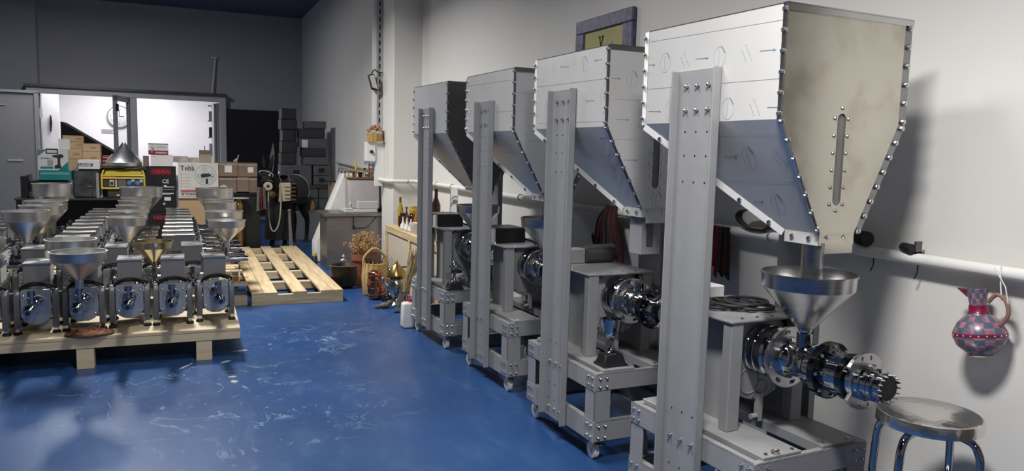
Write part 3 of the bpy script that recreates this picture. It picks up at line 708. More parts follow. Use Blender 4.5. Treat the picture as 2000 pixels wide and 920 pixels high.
        for ly in (by0, by1):
            s = 1 if ly == by0 else -1
            rb = B(); y0, y1 = sorted((-ly, -(ly+s*th)))
            rb.box(bx0+0.004, bx1-0.004, y0, y1, z0+0.001, z1-0.001)
            y0, y1 = sorted((-ly, -(ly+s*0.035)))
            rb.box(bx0+0.01, bx1-0.01, y0, y1, z1-th-0.001, z1-0.001).box(bx0+0.01, bx1-0.01, y0, y1, z0+0.001, z0+th)
            ro = rb.build(nm, M_gray, t, bevel=0.0025)
            if ly == by1:
                q = []
                for x in (0.03, 0.07, 0.53, 0.57):
                    for z in (z0+0.026, z1-0.026): q.append((Lp(x, ly, z), (0, -1, 0)))
                bolts(ro, q, near, nut_me, 1.2)
    for x in (bx0, bx1):
        for ly in (by0, by1):
            sx = 1 if x == bx0 else -1; sy = 1 if ly == by0 else -1
            lb = B()
            a0, a1 = sorted((x+sx*0.002, x+sx*0.010)); y0, y1 = sorted((-(ly+sy*0.002), -(ly+sy*0.095)))
            lb.box(a0, a1, y0, y1, zlo+0.02, ztp-0.02)
            a0, a1 = sorted((x+sx*0.002, x+sx*0.10)); y0, y1 = sorted((-(ly+sy*0.002), -(ly+sy*0.010)))
            lb.box(a0, a1, y0, y1, zlo+0.02, ztp-0.02)
            lb.build('corner_leg', M_gray, t, bevel=0.002)
            # caster
            cx, cly = x+sx*0.055, ly+sy*0.058
            ca = B().box(cx-0.035, cx+0.035, -cly-0.04, -cly+0.04, zlo-0.006, zlo).lathe([(0.02, 0), (0.02, 0.012)], c=(cx, -cly, zlo-0.018), n=12)
            ca.prism([(cx-0.020, -cly-0.018, zlo-0.016), (cx-0.020, -cly+0.022, zlo-0.016), (cx-0.020, -cly+0.040, 0.04), (cx-0.020, -cly+0.015, 0.04)], (0.003, 0, 0))
            ca.prism([(cx+0.020, -cly-0.018, zlo-0.016), (cx+0.020, -cly+0.022, zlo-0.016), (cx+0.020, -cly+0.040, 0.04), (cx+0.020, -cly+0.015, 0.04)], (-0.003, 0, 0))
            co = ca.build('caster', M_zinc, t)
            B().lathe([(0.036, -0.016), (0.044, -0.012), (0.044, -0.003), (0.040, -0.001), (0.040, 0.001), (0.044, 0.003), (0.044, 0.012), (0.036, 0.016)], c=(cx, -cly+0.026, 0.0445), axis=(1, 0, 0), n=24).cyl((cx-0.023, -cly+0.026, 0.0445), (cx+0.023, -cly+0.026, 0.0445), 0.007, n=8).build('wheel', M_plastic, co)
            if (ly == by1 and x == bx0): B().box(cx-0.018, cx+0.018, -cly-0.045, -cly-0.005, zlo-0.03, zlo-0.022).build('brake_pedal', M_zinc, co, bevel=0.003)
    # two bearer channels lengthwise on the frame
    for x0, x1 in ((0.055, 0.250), (0.362, 0.548)):
        B().box(x0, x1, -0.772, -0.02, 0.482, 0.494).box(x0, x0+0.006, -0.772, -0.02, 0.452, 0.484).box(x1-0.006, x1, -0.772, -0.02, 0.452, 0.484).build('bearer', M_gray, t, bevel=0.002)
    bolts(t, [(Lp(x, 0.752, 0.494), (0, 0, 1)) for x in (0.085, 0.22, 0.39, 0.52)], near, bolt_me, 1.1)
    # ---- gear stand
    zs = 0.942
    for q in ((0.108, 0.172, -0.512, -0.462), (0.460, 0.524, -0.512, -0.462), (0.460, 0.524, -0.14, -0.06), (0.108, 0.16, -0.14, -0.06)):
        B().box(*q, 0.494, zs).build('stand_column', M_gray, t, bevel=0.003)
    for x in (0.185, 0.478): B().box(x, x+0.006, -0.465, -0.13, 0.494, zs-0.01).build('stand_web', M_gray, t)
    tp = B().box(0.100, 0.532, -0.518, -0.05, zs, zs+0.010).build('stand_top', M_gray, t, bevel=0.002)
    bolts(tp, [(Lp(x, ly, zs+0.010), (0, 0, 1)) for x in (0.18, 0.26, 0.34, 0.42) for ly in (0.49,)]+[(Lp(0.12, ly, zs+0.010), (0, 0, 1)) for ly in (0.15, 0.3)], near, bolt_me, 1.0)
    # gear housing: block with big round face
    ax, az = 0.325, 0.812
    gb = B().box(0.195, 0.455, -0.44, -0.10, 0.66, zs-0.004)
    gb.lathe([(0.185, -0.0), (0.185, 0.025), (0.165, 0.03)], c=Lp(ax, 0.425, az-0.04), axis=(0, -1, 0), n=40)
    gh = gb.build('gear_housing', M_gray, t, bevel=0.003)
    B().torus(Lp(ax-0.055, 0.457, az-0.135), 0.055, 0.0022, (0, 1, 0), 30, 5).torus(Lp(ax+0.02, 0.457, az-0.17), 0.03, 0.0018, (0, 1, 0), 24, 5).build('face_ridge', M_gray, gh)
    B().box(ax-0.012, ax+0.012, -0.475, -0.45, 0.50, 0.62).lathe([(0.012, 0), (0.012, 0.03)], c=Lp(ax-0.018, 0.47, 0.525), axis=(-1, 0, 0), n=8).build('drain_tap', M_gray, gh)
    bolts(gh, [(Lp(ax+0.172*math.cos(a), 0.455, az-0.04+0.172*math.sin(a)), (0, -1, 0)) for a in [R(q) for q in (200, 230, 262, 300, 335, 20, 160)]], near, bolt_me, 0.9)
    # motor behind
    mo = B().lathe([(0.085, 0), (0.10, 0.01), (0.10, 0.24), (0.085, 0.25)], c=Lp(0.325, -0.02, 0.80), axis=(0, -1, 0), n=28)
    for k in range(14):
        a = 2*PI*k/14
        mo.cyl(Lp(0.325+0.104*math.cos(a), 0.0, 0.80+0.104*math.sin(a)), Lp(0.325+0.104*math.cos(a), 0.2, 0.80+0.104*math.sin(a)), 0.007, n=6)
    mo.build('motor', M_gray, t)
    # ---- barrel
    def bl_(prof, name, m, n=36): return B().lathe(prof, c=Lp(ax, 0, az), axis=(0, -1, 0), n=n).build(name, m, barrel)
    barrel = B().lathe([(0.104, 0.44), (0.107, 0.446), (0.107, 0.475), (0.104, 0.478), (0.104, 0.482), (0.107, 0.485), (0.107, 0.512), (0.104, 0.515), (0.104, 0.519), (0.107, 0.522), (0.107, 0.552), (0.098, 0.560)], c=Lp(ax, 0, az), axis=(0, -1, 0), n=40).build('barrel', M_chrome, t, sharp=25)
    bl_([(0.090, 0.558), (0.086, 0.563), (0.090, 0.568), (0.090, 0.590), (0.080, 0.596)], 'barrel_ring', M_chrome)
    # flange disc with oval slots
    fo = [(ax+0.124*math.cos(2*PI*i/40), az+0.124*math.sin(2*PI*i/40)) for i in range(40)]
    hs = []
    for k in range(8):
        a = 2*PI*k/8+0.2
        hs.append([(ax+(0.104+0.009*math.sin(2*PI*j/10))*math.cos(a+0.16*math.cos(2*PI*j/10)), az+(0.104+0.009*math.sin(2*PI*j/10))*math.sin(a+0.16*math.cos(2*PI*j/10))) for j in range(10)])
    plate_hole('slotted_flange', fo, hs, -0.616, 0.014, M_steel, barrel)
    bl_([(0.085, 0.590), (0.085, 0.600)], 'slot_backing', M_dsteel)
    bl_([(0.078, 0.612), (0.083, 0.617), (0.083, 0.628), (0.070, 0.634), (0.066, 0.640), (0.066, 0.720), (0.070, 0.726)], 'feed_neck', M_chrome)
    B().cyl(Lp(ax, 0.682, az+0.04), Lp(ax, 0.682, az+0.115), 0.030, n=24).build('feed_inlet', M_chrome, barrel)
    bl_([(0.070, 0.722), (0.080, 0.727), (0.080, 0.742), (0.077, 0.744), (0.077, 0.748), (0.080, 0.750), (0.080, 0.772), (0.074, 0.776)], 'barrel_ring', M_chrome)
    dk = mat('black_chrome', (0.10, 0.10, 0.105), 0.12, 1.0, noise=0.05)
    df = bl_([(0.100, 0.792), (0.108, 0.796), (0.108, 0.822), (0.100, 0.826)], 'black_flange', dk)
    bolts(barrel, [(Lp(ax+0.094*math.cos(a), 0.826, az+0.094*math.sin(a)), (0, -1, 0)) for a in [2*PI*k/8 for k in range(8)]], near, bolt_me, 1.0)
    bl_([(0.076, 0.776), (0.076, 0.792)], 'barrel_ring', M_chrome)
    # press cage with bars
    cage = bl_([(0.078, 0.826), (0.078, 0.905), (0.072, 0.91)], 'press_cage', M_chrome)
    if idx >= 3:
        rb = B()
        for k in range(26):
            a = 2*PI*k/26
            for q in range(5): rb.lathe([(0.0042, 0), (0.0030, 0.003)], c=Lp(ax+0.077*math.cos(a), 0.838+q*0.0085, az+0.077*math.sin(a)), axis=(math.cos(a), 0, math.sin(a)), n=5)
        stuff(rb.build('cage_bar_set', M_chrome, cage))
    bl_([(0.083, 0.900), (0.087, 0.904), (0.087, 0.926), (0.083, 0.93)], 'black_ring', dk)
    fl2 = [(ax+q*math.cos(2*PI*i/40), az+q*math.sin(2*PI*i/40)) for i in range(40) for q in (0.104 if abs(math.sin(2*PI*i/40)) > 0.55 else 0.074,)]
    hs = [[(ax+0.088*math.cos(a)+0.006*math.cos(2*PI*j/8), az+0.088*math.sin(a)+0.010*math.sin(2*PI*j/8)) for j in range(8)] for a in (R(75), R(105), R(255), R(285))]
    plate_hole('lug_flange', fl2, hs, -0.968, 0.014, M_steel, barrel)
    bl_([(0.072, 0.93), (0.072, 0.955), (0.068, 0.957), (0.068, 0.985), (0.062, 0.99)], 'barrel_ring', M_chrome)
    bl_([(0.060, 0.985), (0.060, 1.010), (0.056, 1.013), (0.060, 1.016), (0.060, 1.030), (0.050, 1.035), (0.050, 1.045), (0.052, 1.047), (0.052, 1.060), (0.047, 1.063)], 'outlet_nozzle', M_chrome)
    B().lathe([(0.043, 1.0), (0.043, 1.0635)], c=Lp(ax, 0, az), axis=(0, -1, 0), n=28).build('outlet_bore', M_black, barrel)
    ck = B()
    for k in range(16):
        a = 2*PI*k/16
        ck.cyl(Lp(ax+0.048*math.cos(a), 1.06, az+0.048*math.sin(a)), Lp(ax+0.049*math.cos(a), 1.074, az+0.049*math.sin(a)), 0.005, 0.003, 5)
    ck.build('outlet_teeth', M_dsteel, barrel)
    # ---- what stands on the gear stand
    if idx in (1, 2):
        k = B().box(0.12, 0.36, -0.30, -0.04, 0.953, 1.06).build('control_box', M_black, t, bevel=0.004)
        B().box(0.105, 0.12, -0.30, -0.235, 0.955, 1.05).build('terminal_plate', M_aluw, k)
        B().box(0.1185, 0.1195, -0.22, -0.06, 0.965, 1.05).lathe([(0.006, 0), (0.006, 0.01)], c=Lp(0.12, 0.10, 1.01), axis=(-1, 0, 0), n=8).build('front_plate', M_dsteel, k)
        B().tube(smooth_path([(0.36, -0.25, 0.98), (0.40, -0.30, 0.965), (0.42, -0.38, 0.962), (0.36, -0.44, 0.962)]), 0.008).build('power_cable', M_black, t)
    if idx == 3:
        B().box(0.13, 0.30, -0.14, -0.05, 0.953, 1.04).build('terminal_box', M_gray, t, bevel=0.004)
        B().box(0.1285, 0.1295, -0.13, -0.06, 0.96, 1.03).build('terminal_opening', M_black, t)
        B().cyl((0.30, -0.12, 1.01), (0.50, -0.12, 1.01), 0.055, n=24).build('fan_cowl', M_dsteel, t)
        B().cyl(Lp(ax, 0.682, az+0.115), Lp(ax, 0.682, az+0.122), 0.033, n=20).cyl(Lp(ax, 0.682, az+0.12), Lp(ax, 0.682, az+0.145), 0.006, n=8).build('inlet_cap', M_dsteel, t)
    if idx == 4:
        k = B().box(0.16, 0.40, -0.14, -0.05, 0.953, 1.02).build('terminal_box', M_white, t, bevel=0.004)
        B().box(0.1585, 0.1595, -0.135, -0.055, 0.975, 1.015).build('terminal_opening', M_black, k)
        cb = B()
        for (cx, cy, rr, zz, tl) in ((0.30, 0.285, 0.085, 0.968, 0.0), (0.315, 0.29, 0.098, 0.975, 0.02), (0.36, 0.32, 0.088, 0.984, -0.02), (0.24, 0.26, 0.08, 0.965, 0.01), (0.22, 0.22, 0.075, 0.973, 0.0), (0.37, 0.33, 0.10, 0.966, 0.02)):
            cb.torus(Lp(cx, cy, zz), rr, 0.008, (tl, 0, 1), 36, 7)
        cb.box(0.27, 0.34, -0.30, -0.26, 0.954, 0.985)
        cb.build('coiled_cable', M_rubber, t)
        B().torus(Lp(0.13, 0.755, 0.505), 0.013, 0.004, (0, 0.3, 1), 16, 6).build('lifting_eye', M_zinc, t)
    return t

presses = {
    4: big_press(4, 'nearest oil press in the wall row, bare beige steel hopper front with a slot'),
    3: big_press(3, 'second oil press from the front, film covered slotted hopper, cup trophy on its frame'),
    2: big_press(2, 'third oil press from the front, black control box on its gear stand and no trophy'),
    1: big_press(1, 'rearmost oil press of the wall row, dark hopper front, beside the bottle crate')}

def steel_funnel(name, label, world, rim_r, z_rim, z_spout, group, m=M_funnel, tilt=0.0, sf=0.24):
    """funnel: rim on top, straight band, cone, spout"""
    h = z_rim-z_spout; r = rim_r
    t = thing(name, label, 'funnel', (world[0], world[1], z_spout), 0, group)
    if tilt: t.rotation_euler = (tilt, 0, 0)
    band = h*0.24; sp = r*0.155
    B().lathe([(r*0.972, h-band), (r*0.99, h-0.004), (r*1.02, h-0.003), (r*1.02, h+0.002), (r*0.975, h+0.002), (r*0.957, h-band)], n=40, caps=False).build('funnel_band', m, t)
    B().lathe([(sp, h*sf), (r*0.972, h-band), (r*0.957, h-band+0.001), (sp*0.85, h*sf)], n=40, caps=False).build('funnel_cone', m, t)
    B().lathe([(sp*0.85, 0), (sp, h*(sf+0.005)), (sp*0.8, h*(sf+0.005)), (sp*0.7, 0)], n=18, caps=False).build('funnel_spout', m, t)
    return t
def press_point(idx, x, ly):
    o = presses[idx]; a = o.rotation_euler.z
    return (o.location.x+x*math.cos(a)+ly*math.sin(a), o.location.y+x*math.sin(a)-ly*math.cos(a))
G = 'large steel funnels on the tall presses'
for i, lab in ((4, 'large steel funnel under the spout of the nearest tall press'), (2, 'steel funnel on the third tall press from the front, partly behind a post'), (1, 'steel funnel on the rearmost tall press beside the bottles')):
    steel_funnel('steel_funnel', lab, press_point(i, 0.325, 0.682), 0.178, 1.165, 0.9265, G, m=M_steel, sf=0.06)

# ------------------------------------------------------------------ trophies on the press frames
def trophy(label, x, y, z, h, w, cup):
    t = thing('trophy', label, 'trophy', (x, y, z), R(2), 'trophies on the press frames')
    s = h/0.255
    B().hexbox([(-0.07*s, -0.05*s, 0), (0.07*s, -0.05*s, 0), (0.07*s, 0.05*s, 0), (-0.07*s, 0.05*s, 0), (-0.052*s, -0.035*s, 0.062*s), (0.052*s, -0.035*s, 0.062*s), (0.052*s, 0.035*s, 0.062*s), (-0.052*s, 0.035*s, 0.062*s)]).box(-0.073*s, 0.073*s, -0.053*s, 0.053*s, 0, 0.014*s).build('plinth', M_black, t, bevel=0.002)
    B().lathe([(0.034*s, 0.062*s), (0.034*s, 0.070*s), (0.022*s, 0.08*s), (0.014*s, 0.10*s), (0.010*s, 0.125*s), (0.016*s, 0.13*s), (0.010*s, 0.138*s)], n=20).build('stem', M_chrome, t)
    if cup:
        c = B().lathe([(0.010*s, 0.136*s), (0.030*s, 0.150*s), (0.044*s, 0.185*s), (0.050*s, 0.235*s), (0.052*s, 0.250*s), (0.047*s, 0.250*s), (0.042*s, 0.19*s), (0.02*s, 0.155*s)], n=28).build('cup', M_chrome, t)
        for q in (-1, 1): B().tube(smooth_path([(q*0.05*s, 0, 0.235*s), (q*0.068*s, 0, 0.26*s), (q*0.075*s, 0, 0.225*s), (q*0.06*s, 0, 0.185*s), (q*0.042*s, 0, 0.17*s)]), 0.0035*s).build('handle', M_chrome, t)
    else:
        B().lathe([(0.010*s, 0.136*s), (0.022*s, 0.15*s), (0.012*s, 0.175*s), (0.02*s, 0.19*s), (0.055*s, 0.20*s), (0.058*s, 0.215*s), (0.03*s, 0.225*s), (0.02*s, 0.245*s), (0.008*s, 0.255*s)], n=24).build('cup', M_chrome, t)
    return t
x, y = press_point(3, 0.15, 0.69); trophy('silver cup trophy with handles on a black plinth on the second press frame', x, y, 0.494, 0.255, 0.1, True)
x, y = press_point(1, 0.105, 0.735); trophy('small silver trophy with a wide lid on the rearmost press frame', x, y, 0.494, 0.225, 0.08, False)

# ------------------------------------------------------------------ pallets
def board(parent, x0, x1, y0, y1, z0, z1, m, name='board'):
    o = B().box(-(x1-x0)/2, (x1-x0)/2, -(y1-y0)/2, (y1-y0)/2, -(z1-z0)/2, (z1-z0)/2).build(name, m, parent, bevel=0.002)
    o.location = ((x0+x1)/2, (y0+y1)/2, (z0+z1)/2); return o
ZD = 0.236
# front pallet with a plywood deck
pa = thing('wooden_pallet', 'front pallet with thick pale plywood deck under the facing presses', 'pallet', (-0.95, 6.03, 0), R(-1.0))
PAW = 1.36
for k in range(2): board(pa, -PAW, PAW, k*0.73, k*0.73+0.727, 0.213, ZD, M_ply, 'deck_sheet')
for x in (-PAW+0.02, -0.72, -0.02+0.34, PAW-0.13-0.14): pass
board(pa, -PAW, PAW, 0.004, 0.10, 0.15, 0.213, M_ply, 'stringer')
board(pa, -PAW, PAW, 0.58, 0.68, 0.15, 0.213, M_ply, 'stringer')
board(pa, -PAW, PAW, 1.34, 1.44, 0.15, 0.213, M_ply, 'stringer')
for x in (-1.18, -0.405, 0.325, 1.105):
    for y in (0.01, 0.58, 1.34): board(pa, x-0.055, x+0.055, y, y+0.10, 0.0, 0.15, M_ply, 'block')
# long pallet behind it carrying the sideways presses
pb_ = thing('wooden_pallet', 'long pallet with uneven board ends under the rows of sideways presses', 'pallet', (0, 0, 0))
yb = 7.98; k = 0
while yb < 11.75:
    ex = (0.62, 0.55, 0.60, 0.50, 0.63, 0.57)[k % 6]
    board(pb_, -2.55, ex, yb, yb+0.145, 0.205, ZD-0.002, M_pineX, 'deck_board'); yb += 0.20; k += 1
for x in (-2.5, -1.5, -0.5, 0.30): board(pb_, x, x+0.09, 7.99, 11.8, 0.09, 0.205, M_pine, 'stringer')
for y in (8.02, 9.8, 11.5): board(pb_, -2.5, 0.62, y, y+0.12, 0.0, 0.09, M_ply, 'foot_board')
# empty slatted pallet in the aisle
pc = thing('wooden_pallet', 'empty long pine pallet with open slats on the blue floor', 'pallet', (1.112, 7.96, 0), R(-0.6))
board(pc, -0.455, 0.455, 0.0, 0.045, 0.0, 0.105, M_pineX, 'cross_beam')
for y in (0.75, 1.5, 2.25, 3.0, 3.69): board(pc, -0.455, 0.455, y, y+0.09, 0.02, 0.105, M_pineX, 'cross_beam')
for x0, x1 in ((-0.455, -0.345), (-0.340, -0.205), (-0.055, 0.085), (0.225, 0.345), (0.350, 0.455)): board(pc, x0, x1, 0.0, 3.78, 0.105, 0.130, M_pine, 'slat')
for y0, y1 in ((0.8, 0.95), (1.5, 1.62), (2.2, 2.35), (2.95, 3.1)): board(pc, -0.2, 0.22, y0-0.03, y1-0.03, 0.085, 0.105, M_pineX, 'under_slat') if False else None

# ------------------------------------------------------------------ small tabletop presses
M_box = mat('grey_control_enamel', (0.20, 0.20, 0.205), 0.4, noise=0.04)
M_leg = mat('grey_cast_leg', (0.12, 0.124, 0.134), 0.38, 0.3, noise=0.06)
M_plate = mat('film_wrapped_plate', (0.40, 0.43, 0.48), 0.26, 0.55, noise=0.12, nscale=18, bump=0.35, bscale=28)
M_greyblue = mat('dark_cast_motor', (0.05, 0.05, 0.055), 0.4, 0.3)
def small_press(label, group):
    t = thing('small_oil_press', label, 'press', (0, 0, 0), 0, group)
    # face plate block, rounded bottom
    pts = [(-0.086, -0.035, 0.322), (0.086, -0.035, 0.322), (0.092, -0.035, 0.30), (0.092, -0.035, 0.135), (0.07, -0.035, 0.095), (0.03, -0.035, 0.075), (-0.03, -0.035, 0.075), (-0.07, -0.035, 0.095), (-0.092, -0.035, 0.135), (-0.092, -0.035, 0.30)]
    fp = B().prism(pts, (0, 0.05, 0)).build('face_plate', M_plate, t, bevel=0.004)
    B().torus((0, -0.036, 0.215), 0.068, 0.004, (0, 1, 0), 28, 6).build('plate_ring', M_plate, fp)
    for sx, sz in ((-1, 1), (1, 1), (-1, -1), (1, -1)): B().lathe([(0.007, 0), (0.007, 0.005), (0.003, 0.008)], c=(sx*0.072, -0.035, 0.205+sz*0.075), axis=(0, -1, 0), n=7).build('bolt', M_bolt, fp)
    # barrel pointing forward
    br = B().lathe([(0.046, 0.03), (0.046, 0.075), (0.036, 0.08), (0.036, 0.15), (0.041, 0.153), (0.041, 0.17), (0.034, 0.173), (0.034, 0.34), (0.040, 0.343), (0.040, 0.37), (0.028, 0.375), (0.028, 0.405), (0.031, 0.408), (0.031, 0.42), (0.024, 0.423), (0.024, 0.45)], c=(0, 0, 0.235), axis=(0, -1, 0), n=20).build('barrel', M_chrome, t, sharp=25)
    B().lathe([(0.016, 0.43), (0.016, 0.451)], c=(0, 0, 0.235), axis=(0, -1, 0), n=14).build('outlet_bore', M_black, br)
    B().cyl((0, -0.245, 0.26), (0, -0.245, 0.35), 0.026, n=16).build('feed_tube', M_chrome, br)
    # frame side cheeks and legs with feet
    for s in (-1, 1):
        B().prism([(s*0.097, -0.03, 0.05), (s*0.097, -0.03, 0.275), (s*0.097, -0.005, 0.318), (s*0.097, 0.045, 0.318), (s*0.097, 0.05, 0.05)], (s*0.038, 0, 0)).build('leg', M_leg, t, bevel=0.003)
        B().prism([(s*0.097, 0.27, 0.05), (s*0.097, 0.27, 0.25), (s*0.097, 0.32, 0.25), (s*0.097, 0.33, 0.05)], (s*0.038, 0, 0)).build('leg', M_leg, t, bevel=0.003)
        for y in (0.0, 0.30):
            f = B().box(s*0.103-0.0 if s > 0 else -0.132, 0.132 if s > 0 else -0.103, y-0.018, y+0.03, 0.022, 0.085).build('foot_bracket', M_chrome, t, bevel=0.002)
            B().lathe([(0.026, 0), (0.028, 0.004), (0.024, 0.020), (0.010, 0.024)], c=(s*0.1175, y+0.005, 0), n=14).build('rubber_foot', M_rubber, f)
    B().box(-0.10, 0.10, 0.03, 0.30, 0.235, 0.255).box(-0.097, 0.097, 0.0, 0.31, 0.10, 0.11).build('chassis', M_leg, t)
    B().lathe([(0.055, 0), (0.075, 0.01), (0.075, 0.26), (0.06, 0.28)], c=(0, 0.03, 0.185), axis=(0, 1, 0), n=20).build('motor', M_greyblue, t)
    bx = B().box(-0.082, 0.082, 0.055, 0.335, 0.335, 0.482).build('control_box', M_box, t, bevel=0.003)
    B().box(-0.086, 0.086, 0.05, 0.34, 0.482, 0.497).build('box_lid', M_steel, bx, bevel=0.003)
    B().box(0.0835, 0.0845, 0.09, 0.30, 0.36, 0.46).build('switch_plate', M_aluw, bx)
    B().box(-0.03, 0.03, 0.02, 0.09, 0.255, 0.335).build('box_neck', M_steel, t)
    B().lathe([(0.012, 0), (0.012, 0.022)], c=(-0.082, 0.08, 0.36), axis=(-1, 0, 0), n=8).build('cable_gland', M_steel, t)
    B().tube(smooth_path([(-0.10, 0.0, 0.315), (-0.07, -0.01, 0.352), (0.0, -0.012, 0.372), (0.06, -0.005, 0.36), (0.115, 0.01, 0.335), (0.12, 0.06, 0.29)], 4), 0.009, 7).tube(smooth_path([(-0.12, 0.02, 0.29), (-0.06, 0.0, 0.338), (0.02, 0.0, 0.352), (0.10, 0.02, 0.325)], 4), 0.008, 7).build('power_cable', M_rubber, t)
    return t
GF = 'small presses facing the aisle on the front pallet'; GR = 'small presses turned sideways on the long pallet'
proto = small_press('small press at the right front corner of the plywood pallet', GF)
def place(x, y, z, rz, label, group, first=[True]):
    o = proto if first[0] else copy_tree(proto)
    first[0] = False
    o.location = (x, y, z); o.rotation_euler = (0, 0, rz); o['label'] = label; o['group'] = group
    return o
front = [(0.252, 6.30, 'small press at the right front corner of the plywood pallet'),
         (-0.052, 6.25, 'small press second from the right in the front row on the plywood pallet'),
         (-0.345, 6.26, 'small press third from the right in the front row on plywood'),
         (-0.640, 6.24, 'small press behind the round cork mat, carrying the frontmost funnel'),
         (-0.935, 6.22, 'small press left of the cork mat in the front row'),
         (-1.235, 6.20, 'small press cut by the left picture edge, front row')]
def ordinal(i): return ('first', 'second', 'third', 'fourth', 'fifth', 'sixth', 'seventh', 'eighth', 'ninth', 'tenth')[i]
for k, (x, y, lab) in enumerate(front): place(x, y, ZD, R((2, -1, 1, -1, 2, 1)[k]), lab, GF)
second = [(0.10, 7.09, 'small press in the second row behind the two rightmost front presses'), (-0.192, 7.09, 'small press in the second row under the amber tinted funnel'),
          (-0.49, 7.09, 'small press in the second row between the two middle funnels'), (-0.78, 7.09, 'small press in the second row holding the funnel behind the frontmost funnel'),
          (-1.085, 7.09, 'small press in the second row behind the press left of the mat'), (-1.38, 7.09, 'small press in the second row at the left picture edge')]
for k, (x, y, lab) in enumerate(second): place(x, y, ZD, 0, lab, GF)
cols = [('right', 0.195, 0.0), ('middle', -0.70, 0.0), ('left', -1.515, 0.0)]
for nm, x, dy in cols:
    for i in range(9):
        place(x+random.uniform(-0.015, 0.015), 8.10+i*0.405+dy, ZD, PI/2+R(random.uniform(-1.2, 1.2)), 'small press turned sideways, %s from the front in the %s column of the long pallet' % (ordinal(i), nm), GR)

# ------------------------------------------------------------------ funnels on the small presses
GS = 'steel funnels on the small presses'
def small_funnel(x, y, label, z_rim=0.80, r=0.165, m=M_funnel, z_sp=0.5865): return steel_funnel('steel_funnel', label, (x, y), r, z_rim, z_sp, GS, m)
M_gold = mat('golden_reflecting_steel', (0.56, 0.50, 0.36), 0.2, 1.0, noise=0.1)
small_funnel(-0.640, 6.0, 'frontmost steel funnel, standing above the round cork mat', z_rim=0.846, r=0.176)
small_funnel(-0.78, 6.84, 'steel funnel directly behind the frontmost funnel', z_rim=0.838, r=0.180)
small_funnel(-0.192, 6.845, 'funnel with a golden sheen in the second row', z_rim=0.808, r=0.147, m=M_gold)
small_funnel(-1.235, 5.96, 'steel funnel at the left picture edge, lower of two', z_rim=0.830, r=0.17)
small_funnel(-1.38, 6.845, 'steel funnel at the left picture edge, upper of two', z_rim=0.85, r=0.17)
YR = lambda i: 8.10+i*0.405
for nm, x, rows in (('right', 0.44, ((0, .858, .177), (1, .915, .182), (3, .955, .175), (4, .955, .172))), ('middle', -0.455, ((0, .899, .167), (1, .925, .176), (3, .923, .168), (4, .946, .172), (5, .95, .168))), ('left', -1.27, ((0, .963, .186), (2, .956, .190), (3, .975, .196)))):
    for j, (i, zr, rr) in enumerate(rows):
        small_funnel(x, YR(i), 'steel funnel, %s from the front on the %s column of sideways presses' % (ordinal(j), nm), z_rim=zr, r=rr)
small_funnel(0.42, YR(5)+0.1, 'tall steel funnel at the rear of the right column before the fan carton', z_rim=1.068, r=0.222)
small_funnel(-0.42, YR(6)+0.03, 'tall steel funnel at the rear of the middle column before the generator', z_rim=1.055, r=0.245)
small_funnel(-1.27, YR(4), 'tall steel funnel at the rear of the left column by the drill cartons', z_rim=1.135, r=0.188)
# round mat and amber glass
cm = thing('cork_mat', 'round brown bark mat hanging over the front pallet edge', 'mat', (-0.595, 6.085, ZD+0.012))
B().lathe([(0.0, -0.008), (0.14, -0.008), (0.158, 0.0), (0.15, 0.010), (0.0, 0.008)], n=36).build('mat_disc', mat('brown_bark', (0.13, 0.055, 0.03), 0.8, noise=0.6, nscale=26, bump=0.8, bscale=40), cm)
cm.scale = (1, 0.72, 1)
ch = B()
for k in range(60):
    a = random.uniform(-PI, PI); q = random.uniform(0.01, 0.13); c = (q*math.cos(a), q*math.sin(a), 0.009)
    ch.box(c[0]-0.012, c[0]+0.012, c[1]-0.006, c[1]+0.006, 0.004, 0.012+random.uniform(0, 0.006))
stuff(ch.build('bark_chips', mat('light_bark', (0.30, 0.13, 0.07), 0.8, noise=0.5, nscale=40), cm))
ag = thing('drinking_glass', 'short glass with amber liquid on the long pallet corner', 'glass', (0.515, 7.9+0.22, ZD))
B().lathe([(0.040, 0), (0.050, 0.12), (0.047, 0.12), (0.038, 0.008), (0.0, 0.008)], n=20).build('glass_wall', M_glass, ag)
B().lathe([(0.0, 0.010), (0.037, 0.010), (0.040, 0.045), (0.0, 0.045)], n=20).build('amber_liquid', mat('amber_liquid', (0.75, 0.33, 0.04), 0.1, noise=0.0), ag)
bk2 = tag(B().box(0.30, 0.64, 7.62, 7.93, 0.0, 0.20).build('foam_block', mat('dark_plastic_crate', (0.03, 0.032, 0.04), 0.5)), 'dark block on the floor between the pallets at the amber glass', 'block') if False else None

# pale flakes of peeled floor paint and tape
for k, (x, y, sx, sy, a, lab) in enumerate(((0.42, 6.22, 0.065, 0.02, 10, 'pale scrap of tape on the blue floor right of the front pallet corner'), (0.30, 5.93, 0.05, 0.022, 40, 'grey leaf shaped flake on the floor at the front pallet corner'), (0.32, 5.52, 0.032, 0.022, 0, 'upper of two pale paint flakes on the open blue floor'),
        (0.325, 5.40, 0.028, 0.03, 30, 'lower of two pale paint flakes on the open blue floor'), (0.03, 5.90, 0.09, 0.012, 55, 'thin grey sliver on the floor in the shade of the front pallet'), (0.66, 6.36, 0.02, 0.012, 0, 'tiny white flake on the blue floor before the empty pallet'))):
    n = 9; rr = random.Random(40+k)
    ring = [(sx*math.cos(2*PI*i/n)*rr.uniform(.75, 1.1), sy*math.sin(2*PI*i/n)*rr.uniform(.7, 1.15), 0.0) for i in range(n)]
    o = B().prism(ring, (0, 0, 0.0012)).build('floor_flake', mat('dirty_pale_tape', (0.40, 0.42, 0.38), 0.7, noise=0.2, nscale=30)); o.location = (x, y, 0.0); o.rotation_euler = (0, 0, R(a)); tag(o, lab, 'flake', 'pale flakes on the blue floor')

